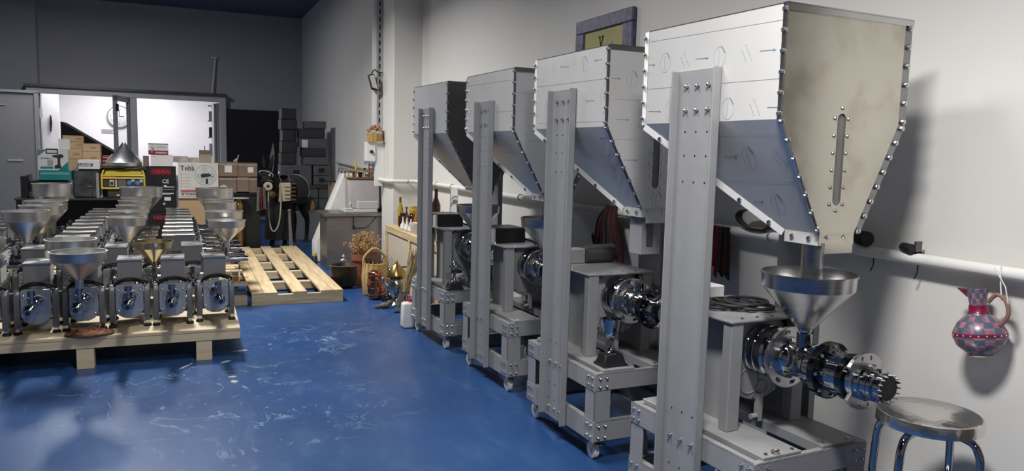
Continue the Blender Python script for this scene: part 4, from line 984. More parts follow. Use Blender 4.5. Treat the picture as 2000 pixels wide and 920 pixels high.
# ------------------------------------------------------------------ bench and cartons at the back
def carton(label, x0, x1, y0, y1, z0, z1, m, cat='box', name='carton', group=None, flaps=True, rz=0):
    t = thing(name, label, cat, ((x0+x1)/2, (y0+y1)/2, z0), R(rz), group)
    w, d, h = (x1-x0)/2, (y1-y0)/2, z1-z0
    B().box(-w, w, -d, d, 0, h-(0.004 if flaps else 0)).build('carton_body', m, t, bevel=0.003)
    if flaps:
        B().box(-w, w, -d, -0.003, h-0.004, h).build('flap', m, t); B().box(-w, w, 0.003, d, h-0.004, h).build('flap', m, t)
    return t, w, d, h
bn = thing('workbench', 'black workbench behind the presses carrying cartons and the generator', 'bench', (-1.215, 12.32, 0))
B().box(-0.785, 0.785, -0.36, 0.36, 0.80, 0.83).build('bench_top', mat('dark_bench_top', (0.05, 0.05, 0.055), 0.35), bn, bevel=0.004)
for sx in (-0.74, 0.74):
    for sy in (-0.31, 0.31): B().box(sx-0.03, sx+0.03, sy-0.03, sy+0.03, 0, 0.80).build('leg', M_black, bn)
B().box(-0.75, 0.75, 0.30, 0.33, 0.1, 0.78).build('back_sheet', M_black, bn)
YB = 12.0
# drill carton with handle
t, w_, d_, h_ = carton('white and teal power drill carton with a black carry handle', -1.722, -1.367, YB+0.02, YB+0.16, 1.205, 1.485, mat('pale_grey_carton', (0.62, 0.66, 0.66), 0.4), flaps=False)
fy = -d_-0.0015
B().prism([(-w_, fy, h_), (-w_, fy, h_-0.10), (-w_+0.11, fy, h_)], (0, 0.002, 0)).build('slate_corner', mat('slate_print', (0.13, 0.19, 0.24), 0.4), t)
B().prism([(w_, fy, 0), (w_, fy, 0.12), (w_-0.12, fy, 0)], (0, 0.002, 0)).box(-w_+0.03, -w_+0.18, fy, fy+0.001, 0.02, 0.05).build('teal_corner', M_teal, t)
B().box(-w_+0.10, -w_+0.24, -d_-0.01, -d_+0.02, h_-0.055, h_-0.045).box(-w_+0.10, -w_+0.11, -d_-0.01, -d_+0.02, h_-0.055, h_+0.005).box(-w_+0.23, -w_+0.24, -d_-0.01, -d_+0.02, h_-0.055, h_+0.005).box(-w_+0.10, -w_+0.24, -d_-0.01, -d_+0.02, h_-0.002, h_+0.012).build('carry_handle', M_black, t)
B().prism([(-0.01, fy-0.001, 0.20), (0.09, fy-0.001, 0.22), (0.125, fy-0.001, 0.21), (0.125, fy-0.001, 0.175), (0.09, fy-0.001, 0.165), (0.085, fy-0.001, 0.10), (0.10, fy-0.001, 0.03), (0.02, fy-0.001, 0.02), (0.015, fy-0.001, 0.06), (0.055, fy-0.001, 0.08), (0.055, fy-0.001, 0.165), (0.0, fy-0.001, 0.18)], (0, 0.001, 0)).build('drill_picture', M_blackprint, t)
B().box(-0.065, 0.0, fy-0.0005, fy+0.001, 0.06, 0.135).box(-w_+0.03, -w_+0.13, fy-0.0005, fy+0.001, 0.15, 0.17).box(-0.065, 0, fy-0.0005, fy+0.001, 0.150, 0.16).build('print_panel', M_alu, t)
t, w_, d_, h_ = carton('teal carton lying under the drill carton', -1.708, -1.328, YB-0.03, YB+0.28, 1.073, 1.200, M_teal, flaps=False)
B().box(-w_+0.02, w_-0.02, -d_-0.0015, -d_, h_-0.05, h_-0.02).build('print_panel', mat('light_teal', (0.12, 0.36, 0.36), 0.4), t)
# tool case below
t = thing('tool_case', 'black tool case with dark teal front and a white label on the bench', 'case', (-1.66, YB+0.16, 0.832))
B().box(-0.17, 0.28, -0.16, 0.14, 0.0, 0.236).build('case_body', M_black, t, bevel=0.01)
B().box(-0.17, 0.12, -0.21, -0.165, 0.0, 0.085).build('case_lid', mat('dark_teal_plastic', (0.03, 0.06, 0.07), 0.35), t, bevel=0.01)
B().box(-0.10, 0.02, -0.166, -0.160, 0.10, 0.145).build('case_label', M_whiteprint, t)
B().tube(arc((-0.06, -0.165, 0.155), 0.03, 0, PI, 8), 0.006).build('case_handle', M_aluw, t)
tag(B().box(-1.86, -1.84, 12.05, 12.35, 0.832, 1.14).box(-1.935, -1.86, 12.05, 12.35, 0.832, 1.12).build('black_panel_box', M_blackcard), 'slim black box standing left of the tool case on the bench', 'box')
# tan boxes with ABB printed on them, stacked in the window
def abb(x0, x1, y0, z0, z1, lab, marks):
    t, w, d, h = carton(lab, x0, x1, y0, y0+0.22, z0, z1, M_cardl, group='tan cartons in front of the window')
    for (mx, mz) in marks: text('ABB', 0.045, M_card, (mx, -d-0.002, mz), t, bold=0.0015)
abb(-1.455, -1.215, 12.30, 1.60, 1.682, 'flat tan carton on top of the tall tan stack in the window', [(0.03, 0.025)])
abb(-1.455, -1.215, 12.30, 1.51, 1.597, 'second tan carton from the top of the tall tan stack', [(0.03, 0.03)])
abb(-1.455, -1.215, 12.30, 1.36, 1.507, 'third tan carton from the top of the tall tan stack', [(0.0, 0.05)])
abb(-1.455, -1.215, 12.30, 1.10, 1.357, 'lowest visible tan carton of the tall tan stack', [])
abb(-1.214, -0.995, 12.28, 1.47, 1.577, 'upper tan carton right of the tall tan stack', [(-0.02, 0.035)])
abb(-1.214, -0.995, 12.28, 1.225, 1.467, 'lower tan carton right of the tall tan stack', [(-0.02, 0.14)])
carton('small white carton standing on the drill carton before the tan stack', -1.473, -1.345, YB+0.04, YB+0.15, 1.487, 1.632, M_whitecard)
t, w_, d_, h_ = carton('long white carton with a dark blue lettered band', -1.246, -0.984, YB-0.02, YB+0.22, 1.228, 1.352, M_whitecard)
B().box(-w_, 0.05, -d_-0.0015, -d_, 0.035, 0.078).build('print_band', mat('slate_blue_print', (0.10, 0.11, 0.20), 0.5), t)
text('LANGE', 0.044, M_whiteprint, (-w_+0.015, -d_-0.0025, 0.041), t, bold=0.001)
# black bagged box below it
t = thing('bagged_box', 'dark box wrapped in a shiny grey plastic bag under the white carton', 'box', (-1.12, YB+0.12, 0.832))
B().box(-0.20, 0.125, -0.10, 0.12, 0, 0.392).build('box_body', mat('dark_bag_plastic', (0.07, 0.075, 0.08), 0.22, noise=0.5, nscale=6, bump=0.6, bscale=9), t, bevel=0.02)
B().box(0.085, 0.12, -0.12, -0.1, 0, 0.34).build('grey_edge', M_alu, t)
B().tube([(0.03, -0.12, 0.04), (0.05, -0.12, 0.14), (0.08, -0.12, 0.24)], 0.008).tube([(-0.02, -0.12, 0.16), (0.05, -0.12, 0.15)], 0.007).build('wrench_shape', M_chrome, t)
t = thing('maroon_carton', 'stack of three flat maroon cartons with pale bands behind the steel cone', 'box', (-0.955, YB+0.34, 1.265)) if False else None
for k in range(3):
    c, w_, d_, h_ = carton(('lowest', 'middle', 'topmost')[k]+' flat maroon carton in the small stack left of the steel cone', -0.99, -0.87, YB+0.41, YB+0.61, 1.262+k*0.05, 1.31+k*0.05, M_maroon, group='flat maroon cartons by the steel cone', flaps=False)
    B().box(-w_+0.01, w_-0.02, -d_-0.001, -d_, 0.014, 0.030).build('print_band', mat('pale_pink_print', (0.55, 0.35, 0.38), 0.5), c)
tag(B().box(-0.99, -0.7, YB+0.40, YB+0.62, 0.832, 1.26).build('black_crate', M_blackcard), 'black box under the maroon cartons behind the generator', 'box')
# generator
g = thing('generator', 'yellow framed portable generator with blue sockets on the bench', 'generator', (-0.70, YB+0.20, 0.834))
gw, gh = 0.268, 0.395
for s in (-1, 1):
    B().tube([(s*gw, -0.18, 0.13), (s*gw, -0.18, gh-0.09), (s*(gw-0.02), -0.16, gh-0.02), (s*(gw-0.03), -0.05, gh)], 0.013, 8).build('frame_tube', M_yellow, g)
    B().tube([(s*gw, -0.18, 0.13), (s*gw, 0.18, 0.13), (s*gw, 0.18, gh-0.05)], 0.013, 8).build('frame_tube', M_yellow, g)
for z in (0.13, 0.272, gh-0.085): B().tube([(-gw, -0.18, z), (gw, -0.18, z)], 0.013, 8).build('frame_tube', M_yellow, g)
B().hexbox([(-gw+0.03, -0.165, gh-0.075), (gw-0.03, -0.165, gh-0.075), (gw-0.03, 0.15, gh-0.075), (-gw+0.03, 0.15, gh-0.075), (-gw+0.05, -0.10, gh+0.0), (gw-0.05, -0.10, gh+0.0), (gw-0.05, 0.13, gh+0.0), (-gw+0.05, 0.13, gh+0.0)]).build('fuel_tank', M_yellow, g, bevel=0.01)
B().box(-gw+0.02, gw-0.02, -0.165, -0.12, 0.14, 0.265).build('control_panel', mat('brown_panel', (0.07, 0.045, 0.025), 0.45), g)
B().box(-gw+0.01, -0.09, -0.178, -0.166, 0.280, 0.303).build('orange_strip', M_orange, g); B().box(-0.09, gw-0.02, -0.178, -0.166, 0.280, 0.303).build('dark_strip', M_blackprint, g)
text('GENERATOR', 0.022, M_whiteprint, (-0.07, -0.180, 0.284), g) if False else None
B().box(-0.17, -0.12, -0.172, -0.165, 0.165, 0.245).box(-0.10, -0.085, -0.172, -0.165, 0.145, 0.262).build('meter', M_whiteprint, g); B().box(-0.163, -0.127, -0.174, -0.171, 0.175, 0.225).build('meter_window', M_blackprint, g)
B().box(-0.07, 0.03, -0.171, -0.165, 0.15, 0.262).build('plate', mat('grey_brown_plate', (0.14, 0.13, 0.11), 0.5), g)
B().box(0.04, 0.21, -0.170, -0.165, 0.15, 0.262).build('socket_panel', mat('navy_panel', (0.03, 0.05, 0.10), 0.4), g)
for x in (0.075, 0.175): B().lathe([(0.032, 0), (0.03, 0.02), (0.02, 0.024)], c=(x, -0.168, 0.205), axis=(0, -1, 0), n=18).build('socket', M_bluep, g)
B().box(0.205, 0.245, -0.174, -0.164, 0.215, 0.262).build('switch', M_aluw, g); B().box(0.10, 0.145, -0.174, -0.168, 0.225, 0.262).build('switch', M_aluw, g)
B().box(-0.2, 0.2, -0.15, 0.15, 0.012, 0.12).lathe([(0.09, -0.1), (0.10, 0), (0.09, 0.1)], c=(0.05, 0.0, 0.10), axis=(1, 0, 0), n=18).build('engine', mat('brown_engine', (0.06, 0.045, 0.03), 0.5), g)
B().box(-0.09, 0.06, -0.156, -0.15, 0.02, 0.045).build('maker_plate', M_aluw, g)
B().box(-gw, gw, -0.17, 0.17, 0.0, 0.012).build('base_rail', M_black, g)
# tray and steel cone
t = tag(B().box(-1.0, -0.35, YB+0.02, YB+0.34, 1.245, 1.275).build('dark_tray', M_dsteel), 'dark flat tray on top of the generator under the steel cone', 'tray')
cn = thing('steel_cone', 'upturned steel funnel standing as a cone over the generator', 'funnel', (-0.69, YB+0.18, 1.276))
B().lathe([(0.225, 0), (0.225, 0.05), (0.218, 0.055), (0.03, 0.31), (0.026, 0.325), (0.02, 0.325), (0.0, 0.30)], n=40).build('cone_body', M_funnel, cn)
for s in (-1, 1): B().tube([(s*0.228, 0, 0.0), (s*0.226, -0.0, 0.06), (s*0.15, -0.0, 0.16)], 0.006).build('cone_strap', M_aluw, cn)
# red and white cartons
t, w_, d_, h_ = carton('maroon and white carton with a logo, topmost on the black carton tower', -0.372, -0.118, YB+0.02, YB+0.25, 1.444, 1.600, M_whitecard, flaps=False)
B().box(-w_-0.001, w_+0.001, -d_-0.001, -d_, 0, 0.058).build('print_band', M_maroon, t); B().box(-w_, w_, -d_-0.001, d_, h_-0.012, h_+0.001).build('lid_edge', M_blackprint, t)
B().torus((-w_+0.055, -d_-0.001, 0.10), 0.022, 0.004, (0, 1, 0), 20, 5).ball((-w_+0.055, -d_-0.001, 0.092), 0.009, 8, m=5).box(-w_+0.035, -w_+0.075, -d_-0.002, -d_, 0.066, 0.074).build('round_logo', M_alu, t)
B().box(0.0-0.03, w_-0.02, -d_-0.001, -d_, 0.075, 0.078).box(-0.03, w_-0.02, -d_-0.001, -d_, 0.088, 0.125).build('print_panel', mat('pale_grey_print', (0.52, 0.52, 0.50), 0.5), t)
text('WINTAC', 0.032, M_whiteprint, (-0.012, -d_-0.002, 0.016), t, bold=0.0012); B().torus((-0.028, -d_-0.0015, 0.028), 0.010, 0.0035, (0, 1, 0), 14, 5).build('round_logo', M_whiteprint, t)
text('4A', 0.022, M_whiteprint, (-w_+0.03, -d_-0.002, 0.03), t, bold=0.001)
t, w_, d_, h_ = carton('plain white carton under the maroon and white carton', -0.345, -0.065, YB+0.0, YB+0.27, 1.292, 1.442, M_whitecard)
text('SERIES', 0.018, M_alu, (-w_+0.02, -d_-0.0015, 0.118), t) if False else B().box(-w_+0.02, -w_+0.07, -d_-0.001, -d_, 0.118, 0.124).build('print_line', M_alu, t)
carton('small brown carton between the steel cone and the white carton', -0.448, -0.376, YB+0.10, YB+0.25, 1.276, 1.42, M_cardg)
# black carton tower
for (z0, z1, lab, low) in ((0.63, 1.278, 'tall black carton with red lettering and white safety mark', False), (0.0, 0.627, 'black carton with red lettering under the tall black carton', True)):
    t, w_, d_, h_ = carton(lab, -0.41, -0.022, YB-0.02, YB+0.35, z0, z1, M_blackcard, group='black cartons stacked beside the bench')
    text('CEDRA', 0.066, M_redprint, (-0.115, -d_-0.002, h_-0.095), t, bold=0.002, sx=1.05)
    if not low:
        B().box(-0.14, 0.13, -d_-0.001, -d_, h_-0.12, h_-0.02).build('red_panel', mat('dark_red_print', (0.13, 0.008, 0.02), 0.4), t)
        text('CE', 0.075, M_whiteprint, (0.01, -d_-0.002, h_-0.235), t, bold=0.001)
        for (a, b2, z, hh) in ((0.04, 0.17, 0.285, 0.010), (0.03, 0.07, 0.265, 0.02), (0.02, 0.17, 0.325, 0.004), (-0.02, 0.16, 0.375, 0.013), (0.0, 0.13, 0.392, 0.004)): B().box(a, b2, -d_-0.001, -d_, h_-z-hh, h_-z).build('print_line', M_whiteprint, t)
        B().box(0.035, 0.12, -d_-0.001, -d_, h_-0.485, h_-0.435).build('white_sticker', M_whiteprint, t)
        B().box(0.02, 0.03, -d_-0.001, -d_, h_-0.545, h_-0.515).box(0.035, 0.045, -d_-0.001, -d_, h_-0.545, h_-0.515).build('print_mark', M_whiteprint, t)
# fan carton
carton('tall tan carton standing under the fan carton', 0.0, 0.36, YB+0.02, YB+0.35, 0.0, 0.823, M_cardl)
t, w_, d_, h_ = carton('white fan carton with a printed stand fan picture and name', 0.004, 0.545, YB-0.02, YB+0.30, 0.826, 1.334, mat('warm_white_carton', (0.68, 0.66, 0.62), 0.5), flaps=False)
fy = -d_-0.001
text('Teba', 0.095, M_blackprint, (-w_+0.03, fy-0.001, h_-0.105), t, bold=0.001); text('SP', 0.05, M_alu, (-w_+0.175, fy-0.001, h_-0.07), t, rot=(PI/2, R(-12), 0))
B().torus((0.095, fy, h_-0.175), 0.145, 0.0028, (0, 1, 0), 44, 5).build('printed_guard', M_alu, t)
M_blade = mat('pale_blade_print', (0.50, 0.53, 0.51), 0.5)
B().lathe([(0.140, 0), (0.140, 0.001)], c=(0.095, fy+0.0012, h_-0.175), axis=(0, -1, 0), n=40).build('printed_disc', mat('ice_grey_print', (0.60, 0.63, 0.61), 0.5), t)
for a in (100, 10, 190, 330, 240): B().prism([(0.095+0.03*math.cos(R(a-20)), fy-0.0005, h_-0.175+0.03*math.sin(R(a-20))), (0.095+0.12*math.cos(R(a-24)), fy-0.0005, h_-0.175+0.12*math.sin(R(a-24))), (0.095+0.128*math.cos(R(a)), fy-0.0005, h_-0.175+0.128*math.sin(R(a))), (0.095+0.11*math.cos(R(a+22)), fy-0.0005, h_-0.175+0.11*math.sin(R(a+22))), (0.095+0.03*math.cos(R(a+10)), fy-0.0005, h_-0.175+0.03*math.sin(R(a+10)))], (0, 0.0006, 0)).build('printed_blade', M_blade, t)
B().prism([(0.045, fy-0.0012, h_-0.15), (0.14, fy-0.0012, h_-0.145), (0.17, fy-0.0012, h_-0.165), (0.17, fy-0.0012, h_-0.185), (0.12, fy-0.0012, h_-0.20), (0.045, fy-0.0012, h_-0.21), (0.030, fy-0.0012, h_-0.18)], (0, 0.0006, 0)).box(0.095, 0.13, fy-0.0012, fy, h_-0.30, h_-0.22).build('printed_motor', M_blackprint, t)
B().box(-w_+0.03, w_-0.02, fy-0.0005, fy+0.001, 0.118, 0.124).box(-w_+0.03, w_-0.02, fy-0.0005, fy+0.001, 0.083, 0.088).build('print_line', M_alu, t); B().box(-w_+0.03, w_-0.02, fy-0.0005, fy+0.001, 0.090, 0.116).build('red_band', mat('faded_red_print', (0.45, 0.12, 0.10), 0.5), t)
text('18" STAND FAN', 0.042, M_blackprint, (-w_+0.03, fy-0.001, 0.046), t, bold=0.0012); B().box(-w_+0.03, w_-0.03, fy-0.0005, fy+0.001, 0.022, 0.030).build('print_line', M_alu, t)
for z in (0.34, 0.30, 0.25, 0.21, 0.17): B().box(-w_+0.065, -w_+0.16, fy-0.0005, fy+0.001, z, z+0.004).ball((-w_+0.042, fy+0.004, z), 0.010, 8, m=5).build('print_icon', M_alu, t)
# open small carton on the window line and a clutter of flat parcels
t, w_, d_, h_ = carton('small grey brown carton with raised flaps above the fan carton', 0.292, 0.462, YB+0.10, YB+0.26, 1.340, 1.462, mat('grey_brown_card', (0.33, 0.29, 0.23), 0.7), flaps=False)
B().hexbox([(-w_, -d_, h_), (w_, -d_, h_), (w_, -d_+0.004, h_), (-w_, -d_+0.004, h_), (-w_, -d_-0.02, h_+0.06), (w_, -d_-0.02, h_+0.06), (w_, -d_-0.016, h_+0.06), (-w_, -d_-0.016, h_+0.06)]).build('flap', M_cardg, t)
B().tube([(0.0, 0, h_), (-0.01, 0, h_+0.12)], 0.006).build('rod_end', M_black, t)
carton('flat wrapped parcel lying behind the fan carton, left half', -0.06, 0.14, YB+0.12, YB+0.40, 1.34, 1.425, mat('wrapped_parcel', (0.42, 0.36, 0.33), 0.35, noise=0.3, nscale=14, bump=0.4, bscale=20), flaps=False)
carton('flat wrapped parcel lying behind the fan carton, right half', 0.145, 0.285, YB+0.14, YB+0.40, 1.34, 1.41, mat('wrapped_parcel', (0.42, 0.36, 0.33), 0.35), flaps=False)
# brown taped cartons on a black cabinet
cb = thing('black_cabinet', 'low black cabinet under the brown taped cartons', 'cabinet', (0.83, YB+0.30, 0))
B().box(-0.265, 0.30, -0.25, 0.25, 0.04, 0.87).build('cabinet_body', M_black, cb, bevel=0.004); B().box(-0.28, 0.315, -0.27, 0.26, 0.87, 0.898).build('cabinet_top', M_black, cb, bevel=0.003)
for s in (-0.13, 0.16): B().box(s-0.13, s+0.13, -0.256, -0.25, 0.07, 0.85).build('door', M_blackcard, cb)
B().box(-0.265, 0.30, -0.23, 0.23, 0.0, 0.04).build('plinth', M_black, cb)
GB = 'brown taped cartons on the black cabinet'
def taped(lab, x0, x1, z0, z1, y0, white):
    t, w, d, h = carton(lab, x0, x1, y0, y0+0.3, z0, z1, M_cardg, group=GB)
    B().box(-w-0.001, w+0.001, -d-0.001, -d, h*0.82, h*0.9).build('tape', mat('clear_tape', (0.42, 0.36, 0.31), 0.15, noise=0.2), t)
    if white: B().box(white[0], white[1], -d-0.0015, -d, white[2], white[3]).build('paper_label', M_whiteprint, t)
    return t
taped('upper left brown taped carton with a white label, beside the fan carton', 0.553, 0.815, 1.145, 1.352, YB+0.02, (-0.05, 0.05, 0.06, 0.16))
taped('upper right brown taped carton with a white label, near the donkey', 0.82, 1.092, 1.145, 1.345, YB+0.03, (0.0, 0.08, 0.06, 0.14))
taped('lower left brown taped carton under the one beside the fan carton', 0.553, 0.80, 0.905, 1.14, YB+0.05, None)
taped('lower middle brown taped carton on the black cabinet', 0.805, 0.97, 0.92, 1.14, YB+0.04, None)
taped('lower right brown taped carton on the black cabinet by the donkey', 0.975, 1.09, 0.905, 1.14, YB+0.06, None)
t = tag(B().prism([(0.56, YB-0.02, 0.9), (0.70, YB-0.02, 0.9), (0.70, YB-0.02, 0.97), (0.62, YB-0.02, 1.03), (0.56, YB-0.02, 1.0)], (0, 0.04, 0)).build('crumpled_bag', mat('white_plastic_bag', (0.6, 0.6, 0.6), 0.3, bump=0.8, bscale=20)), 'crumpled white plastic bag in front of the lower left brown carton', 'bag')
t = thing('steel_spout', 'small steel spout piece on top of the brown cartons', 'spout', (0.79, YB+0.15, 1.355))
B().cyl((0, 0, 0), (0.03, 0, 0.05), 0.035, 0.012, 14).cyl((0.03, 0, 0.05), (0.05, 0, 0.11), 0.012, 0.010, 10).build('spout_body', M_steel, t)
# gold ribbed stand with plate
t = thing('brass_stand', 'ribbed brass column stand with a pale round plate on top', 'stand', (0.81, 11.87, 0))
B().lathe([(0.085, 0), (0.085, 0.03), (0.06, 0.05)]+[(0.072 if k % 2 else 0.055, 0.06+k*0.035) for k in range(21)]+[(0.04, 0.80), (0.03, 0.825)], n=24).build('ribbed_column', M_brass, t, sharp=60)
B().lathe([(0.03, 0.825), (0.148, 0.832), (0.15, 0.84), (0.0, 0.842)], n=32).build('plate', M_aluw, t)

# ------------------------------------------------------------------ grey steel boxes, shelf and low wall in the back corner
M_gbox = mat('dark_grey_steel_box', (0.045, 0.048, 0.054), 0.45, 0.2, noise=0.08)
M_gbox2 = mat('mid_grey_steel_box', (0.125, 0.13, 0.14), 0.45, 0.2, noise=0.08)
GX = 'grey steel boxes stacked in the back corner'
lw = tag(B().box(1.66, 2.52, 13.62, 14.2, 0, 0.50).build('low_plinth', mat('grey_white_plinth', (0.42, 0.44, 0.44), 0.5)), 'low pale grey plinth under the steel box shelf in the corner', 'plinth')
shf = thing('steel_shelf', 'dark low shelf holding six grey boxes under the box stack', 'shelf', (2.14, 13.9, 0.50))
for z in (0.0, 0.40, 0.425): B().box(-0.36, 0.36, -0.27, 0.27, z, z+0.02).build('shelf_board', M_dsteel, shf)
for sx in (-0.36, 0.345): B().box(sx, sx+0.015, -0.27, 0.27, 0, 0.44).build('shelf_side', M_dsteel, shf)
def gbox(lab, x0, x1, z0, z1, m, y0=13.66, kn=None, lbl=None):
    t = thing('steel_box', lab, 'box', ((x0+x1)/2, y0+0.2, z0), 0, GX); w, h = (x1-x0)/2-0.004, z1-z0-0.004
    B().box(-w, w, -0.18, 0.22, 0, h).build('box_body', m, t, bevel=0.004); B().box(-w+0.015, w-0.015, -0.186, -0.18, 0.012, h-0.012).build('front_lid', m, t, bevel=0.003)
    if kn: B().box(-kn, kn, -0.192, -0.186, h*0.3, h*0.75).build('dark_port', M_black, t)
    if lbl: B().box(lbl[0], lbl[1], -0.19, -0.186, lbl[2], lbl[3]).build('paper_label', M_whiteprint, t)
for r_, (z0, z1) in enumerate(((0.52, 0.71), (0.715, 0.92))):
    for c, (a, b2) in enumerate(((1.80, 2.03), (2.035, 2.26), (2.265, 2.485))):
        gbox('grey steel box, %s in the %s row on the low shelf' % (('left', 'middle', 'right')[c], ('lower', 'upper')[r_]), a, b2, z0, z1, M_gbox2)
gbox('wide grey steel box resting on the shelf, left of the two small boxes with ports', 1.62, 2.15, 0.95, 1.29, M_gbox2, kn=0.05)
gbox('small grey steel box with a black port, lower of two at the right', 2.17, 2.47, 0.95, 1.11, M_gbox2, kn=0.05)
gbox('small grey steel box with a black port, upper of two at the right', 2.17, 2.46, 1.115, 1.29, M_gbox2, kn=0.05)
zz = [1.295, 1.44, 1.60, 1.76, 1.93, 2.06]
labs = ['lowest grey box of the right stack above the two ports', 'second grey box up in the right stack', 'third grey box up in the right stack', 'fourth grey box up, with a white paper label at its side', 'topmost grey box of the right stack against the recess wall']
ex = [(2.02, 2.44), (2.00, 2.40), (1.96, 2.42), (1.95, 2.38), (2.05, 2.40)]
for k in range(5): gbox(labs[k], ex[k][0], ex[k][1], zz[k], zz[k+1], M_gbox if k % 2 else M_gbox2, kn=None, lbl=(-0.21, -0.11, 0.0, 0.13) if k == 2 else None)
zz = [0.5, 0.80, 1.06, 1.295, 1.50, 1.70, 1.90, 2.08, 2.27]
labs = ['eighth', 'seventh', 'sixth', 'fifth', 'fourth', 'third', 'second', 'topmost']
for k in range(8): gbox('dark grey box, %s from the top of the tall left stack behind the donkey' % labs[k] if k < 7 else 'dark grey box topmost on the tall left stack behind the donkey', 1.66+(k % 3)*0.012, 1.94-(k % 2)*0.012, zz[k], zz[k+1], M_gbox, y0=14.22 if k < 3 else 13.9)

# ------------------------------------------------------------------ stuffed donkey with tack
M_fur = mat('black_donkey_coat', (0.012, 0.011, 0.011), 0.85, noise=0.4, nscale=30, bump=0.4, bscale=80)
M_cream = mat('cream_leather', (0.62, 0.54, 0.38), 0.6, noise=0.1, nscale=12)
M_rope = mat('cream_rope', (0.50, 0.45, 0.34), 0.75, noise=0.15, nscale=40)
DS = 0.92
dk_ = thing('donkey', 'black life size donkey figure in festive tack standing in the back corner', 'donkey', (1.63, 12.93, 0), math.atan2(-0.80, -0.60))
dk_.scale = (DS, DS, DS)
dv = [(-0.42, 0, 0.97), (-0.10, 0, 0.93), (0.26, 0, 0.95), (0.40, 0, 1.07), (0.54, 0, 1.20), (0.64, 0, 1.31), (0.715, 0.035, 1.20), (0.765, 0.078, 1.08), (0.79, 0.105, 1.005)]
dr_ = [0.19, 0.235, 0.20, 0.14, 0.105, 0.092, 0.090, 0.070, 0.056]
de = [(i, i+1) for i in range(8)]
for s in (-1, 1):
    b0 = len(dv)
    dv += [(0.27, s*0.12, 0.78), (0.29, s*0.12, 0.42), (0.275, s*0.12, 0.14), (0.305, s*0.12, 0.035)]; dr_ += [0.085, 0.048, 0.036, 0.046]
    de += [(2, b0), (b0, b0+1), (b0+1, b0+2), (b0+2, b0+3)]
    b0 = len(dv)
    dv += [(-0.38, s*0.13, 0.74), (-0.36, s*0.13, 0.60), (-0.50, s*0.13, 0.42), (-0.47, s*0.13, 0.14), (-0.44, s*0.13, 0.035)]; dr_ += [0.12, 0.085, 0.048, 0.036, 0.046]
    de += [(0, b0), (b0, b0+1), (b0+1, b0+2), (b0+2, b0+3), (b0+3, b0+4)]
body = skin_mesh('body', dv, de, dr_, M_fur, root=0, sub=2, parent=dk_)
for s in (-1, 1):
    B().prism([(0.62, s*0.055, 1.36), (0.605, s*0.095, 1.44), (0.60, s*0.10, 1.54), (0.60, s*0.085, 1.605), (0.61, s*0.05, 1.50), (0.625, s*0.03, 1.38)], (0.022, 0, 0)).build('ear', M_fur, dk_, bevel=0.006)
    B().ball((0.725, 0.03+s*0.072, 1.245), 0.014, 10).build('eye', M_chrome, dk_)
    B().prism([(0.735, 0.03+s*0.082, 1.285), (0.735, 0.03+s*0.092, 1.25), (0.765, 0.03+s*0.072, 1.25)], (0.008, 0, 0.01)).build('eye_patch', M_white, dk_)
    for (x, y) in ((0.305, s*0.12), (-0.44, s*0.13)): B().lathe([(0.052, 0), (0.047, 0.03), (0.042, 0.055)], c=(x, y, 0), n=14).build('hoof', M_black, dk_)
B().lathe([(0.072, -0.03), (0.078, 0.0), (0.07, 0.028), (0.04, 0.036), (0.03, 0.03), (0.0, 0.03)], c=(0.795, 0.105, 1.075), axis=(0.62, 0.42, 0.12), n=22).build('muzzle_disc', M_cream, dk_)
B().lathe([(0.026, 0.034), (0.020, 0.044), (0.0, 0.046)], c=(0.797, 0.106, 1.075), axis=(0.62, 0.42, 0.12), n=16).build('disc_centre', M_black, dk_)
def strap(c, r, ax, m, nm, w=0.011): return B().torus(c, r, w, ax, 30, 6).build(nm, m, dk_)
strap((0.695, 0.015, 1.275), 0.104, (0.50, 0.15, -0.9), M_silver, 'brow_band'); strap((0.745, 0.058, 1.135), 0.088, (0.45, 0.3, -0.85), M_silver, 'nose_band')
bd = B()
for k in range(26):
    a = 2*PI*k/26; u, v = B().frame((0.55, 0, -0.9)); p = Vector((0.695, 0.015, 1.275))+(u*math.cos(a)+v*math.sin(a))*0.116; bd.ball(p, 0.009, 6, m=4)
stuff(bd.build('bead_row', M_white, dk_))
B().tube(smooth_path([(0.44, -0.14, 1.15), (0.48, 0.02, 0.99), (0.44, 0.15, 1.13)]), 0.014).tube(smooth_path([(0.40, -0.16, 1.05), (0.46, 0.0, 0.86), (0.40, 0.17, 1.03)]), 0.010).build('breast_collar', mat('dark_red_braid', (0.15, 0.03, 0.03), 0.8, noise=0.5, nscale=60), dk_)
B().ball((0.47, 0.0, 0.93), 0.055, 12, (0.5, 1, 1.2)).build('flower_rosette', mat('ochre_wool', (0.45, 0.34, 0.12), 0.9, noise=0.3, nscale=40, bump=0.8), dk_)
cp = B()
for i in range(12):
    a0 = -0.5*PI+PI*i/12; a1 = a0+PI/12
    q = lambda a, z, r_: (0.22+r_*0.85*math.cos(a), r_*math.sin(a), z)
    cp.hexbox([q(a0, 0.13, 0.29), q(a1, 0.13, 0.29), q(a1, 0.13, 0.275), q(a0, 0.13, 0.275), q(a0, 0.86, 0.235), q(a1, 0.86, 0.235), q(a1, 0.86, 0.22), q(a0, 0.86, 0.22)])
cp.build('chest_cloth', M_fur, dk_)
bw = []
for i in range(13):
    a = -0.62*PI+1.24*PI*i/12
    bw.append([(x, (0.262+0.01)*math.sin(a), 0.94+(0.262+0.02)*math.cos(a)+0.02) for x in (-0.30, 0.12)])
bvs = [p for r_ in bw for p in r_]
B().add(bvs+[(p[0], p[1]*1.03, p[2]+0.004) for p in bvs], [f for i in range(12) for f in ((2*i, 2*i+2, 2*i+3, 2*i+1), (26+2*i, 26+2*i+1, 26+2*i+3, 26+2*i+2))]).build('saddle_blanket', mat('charcoal_blanket', (0.035, 0.034, 0.036), 0.9, noise=0.3, nscale=40), dk_)
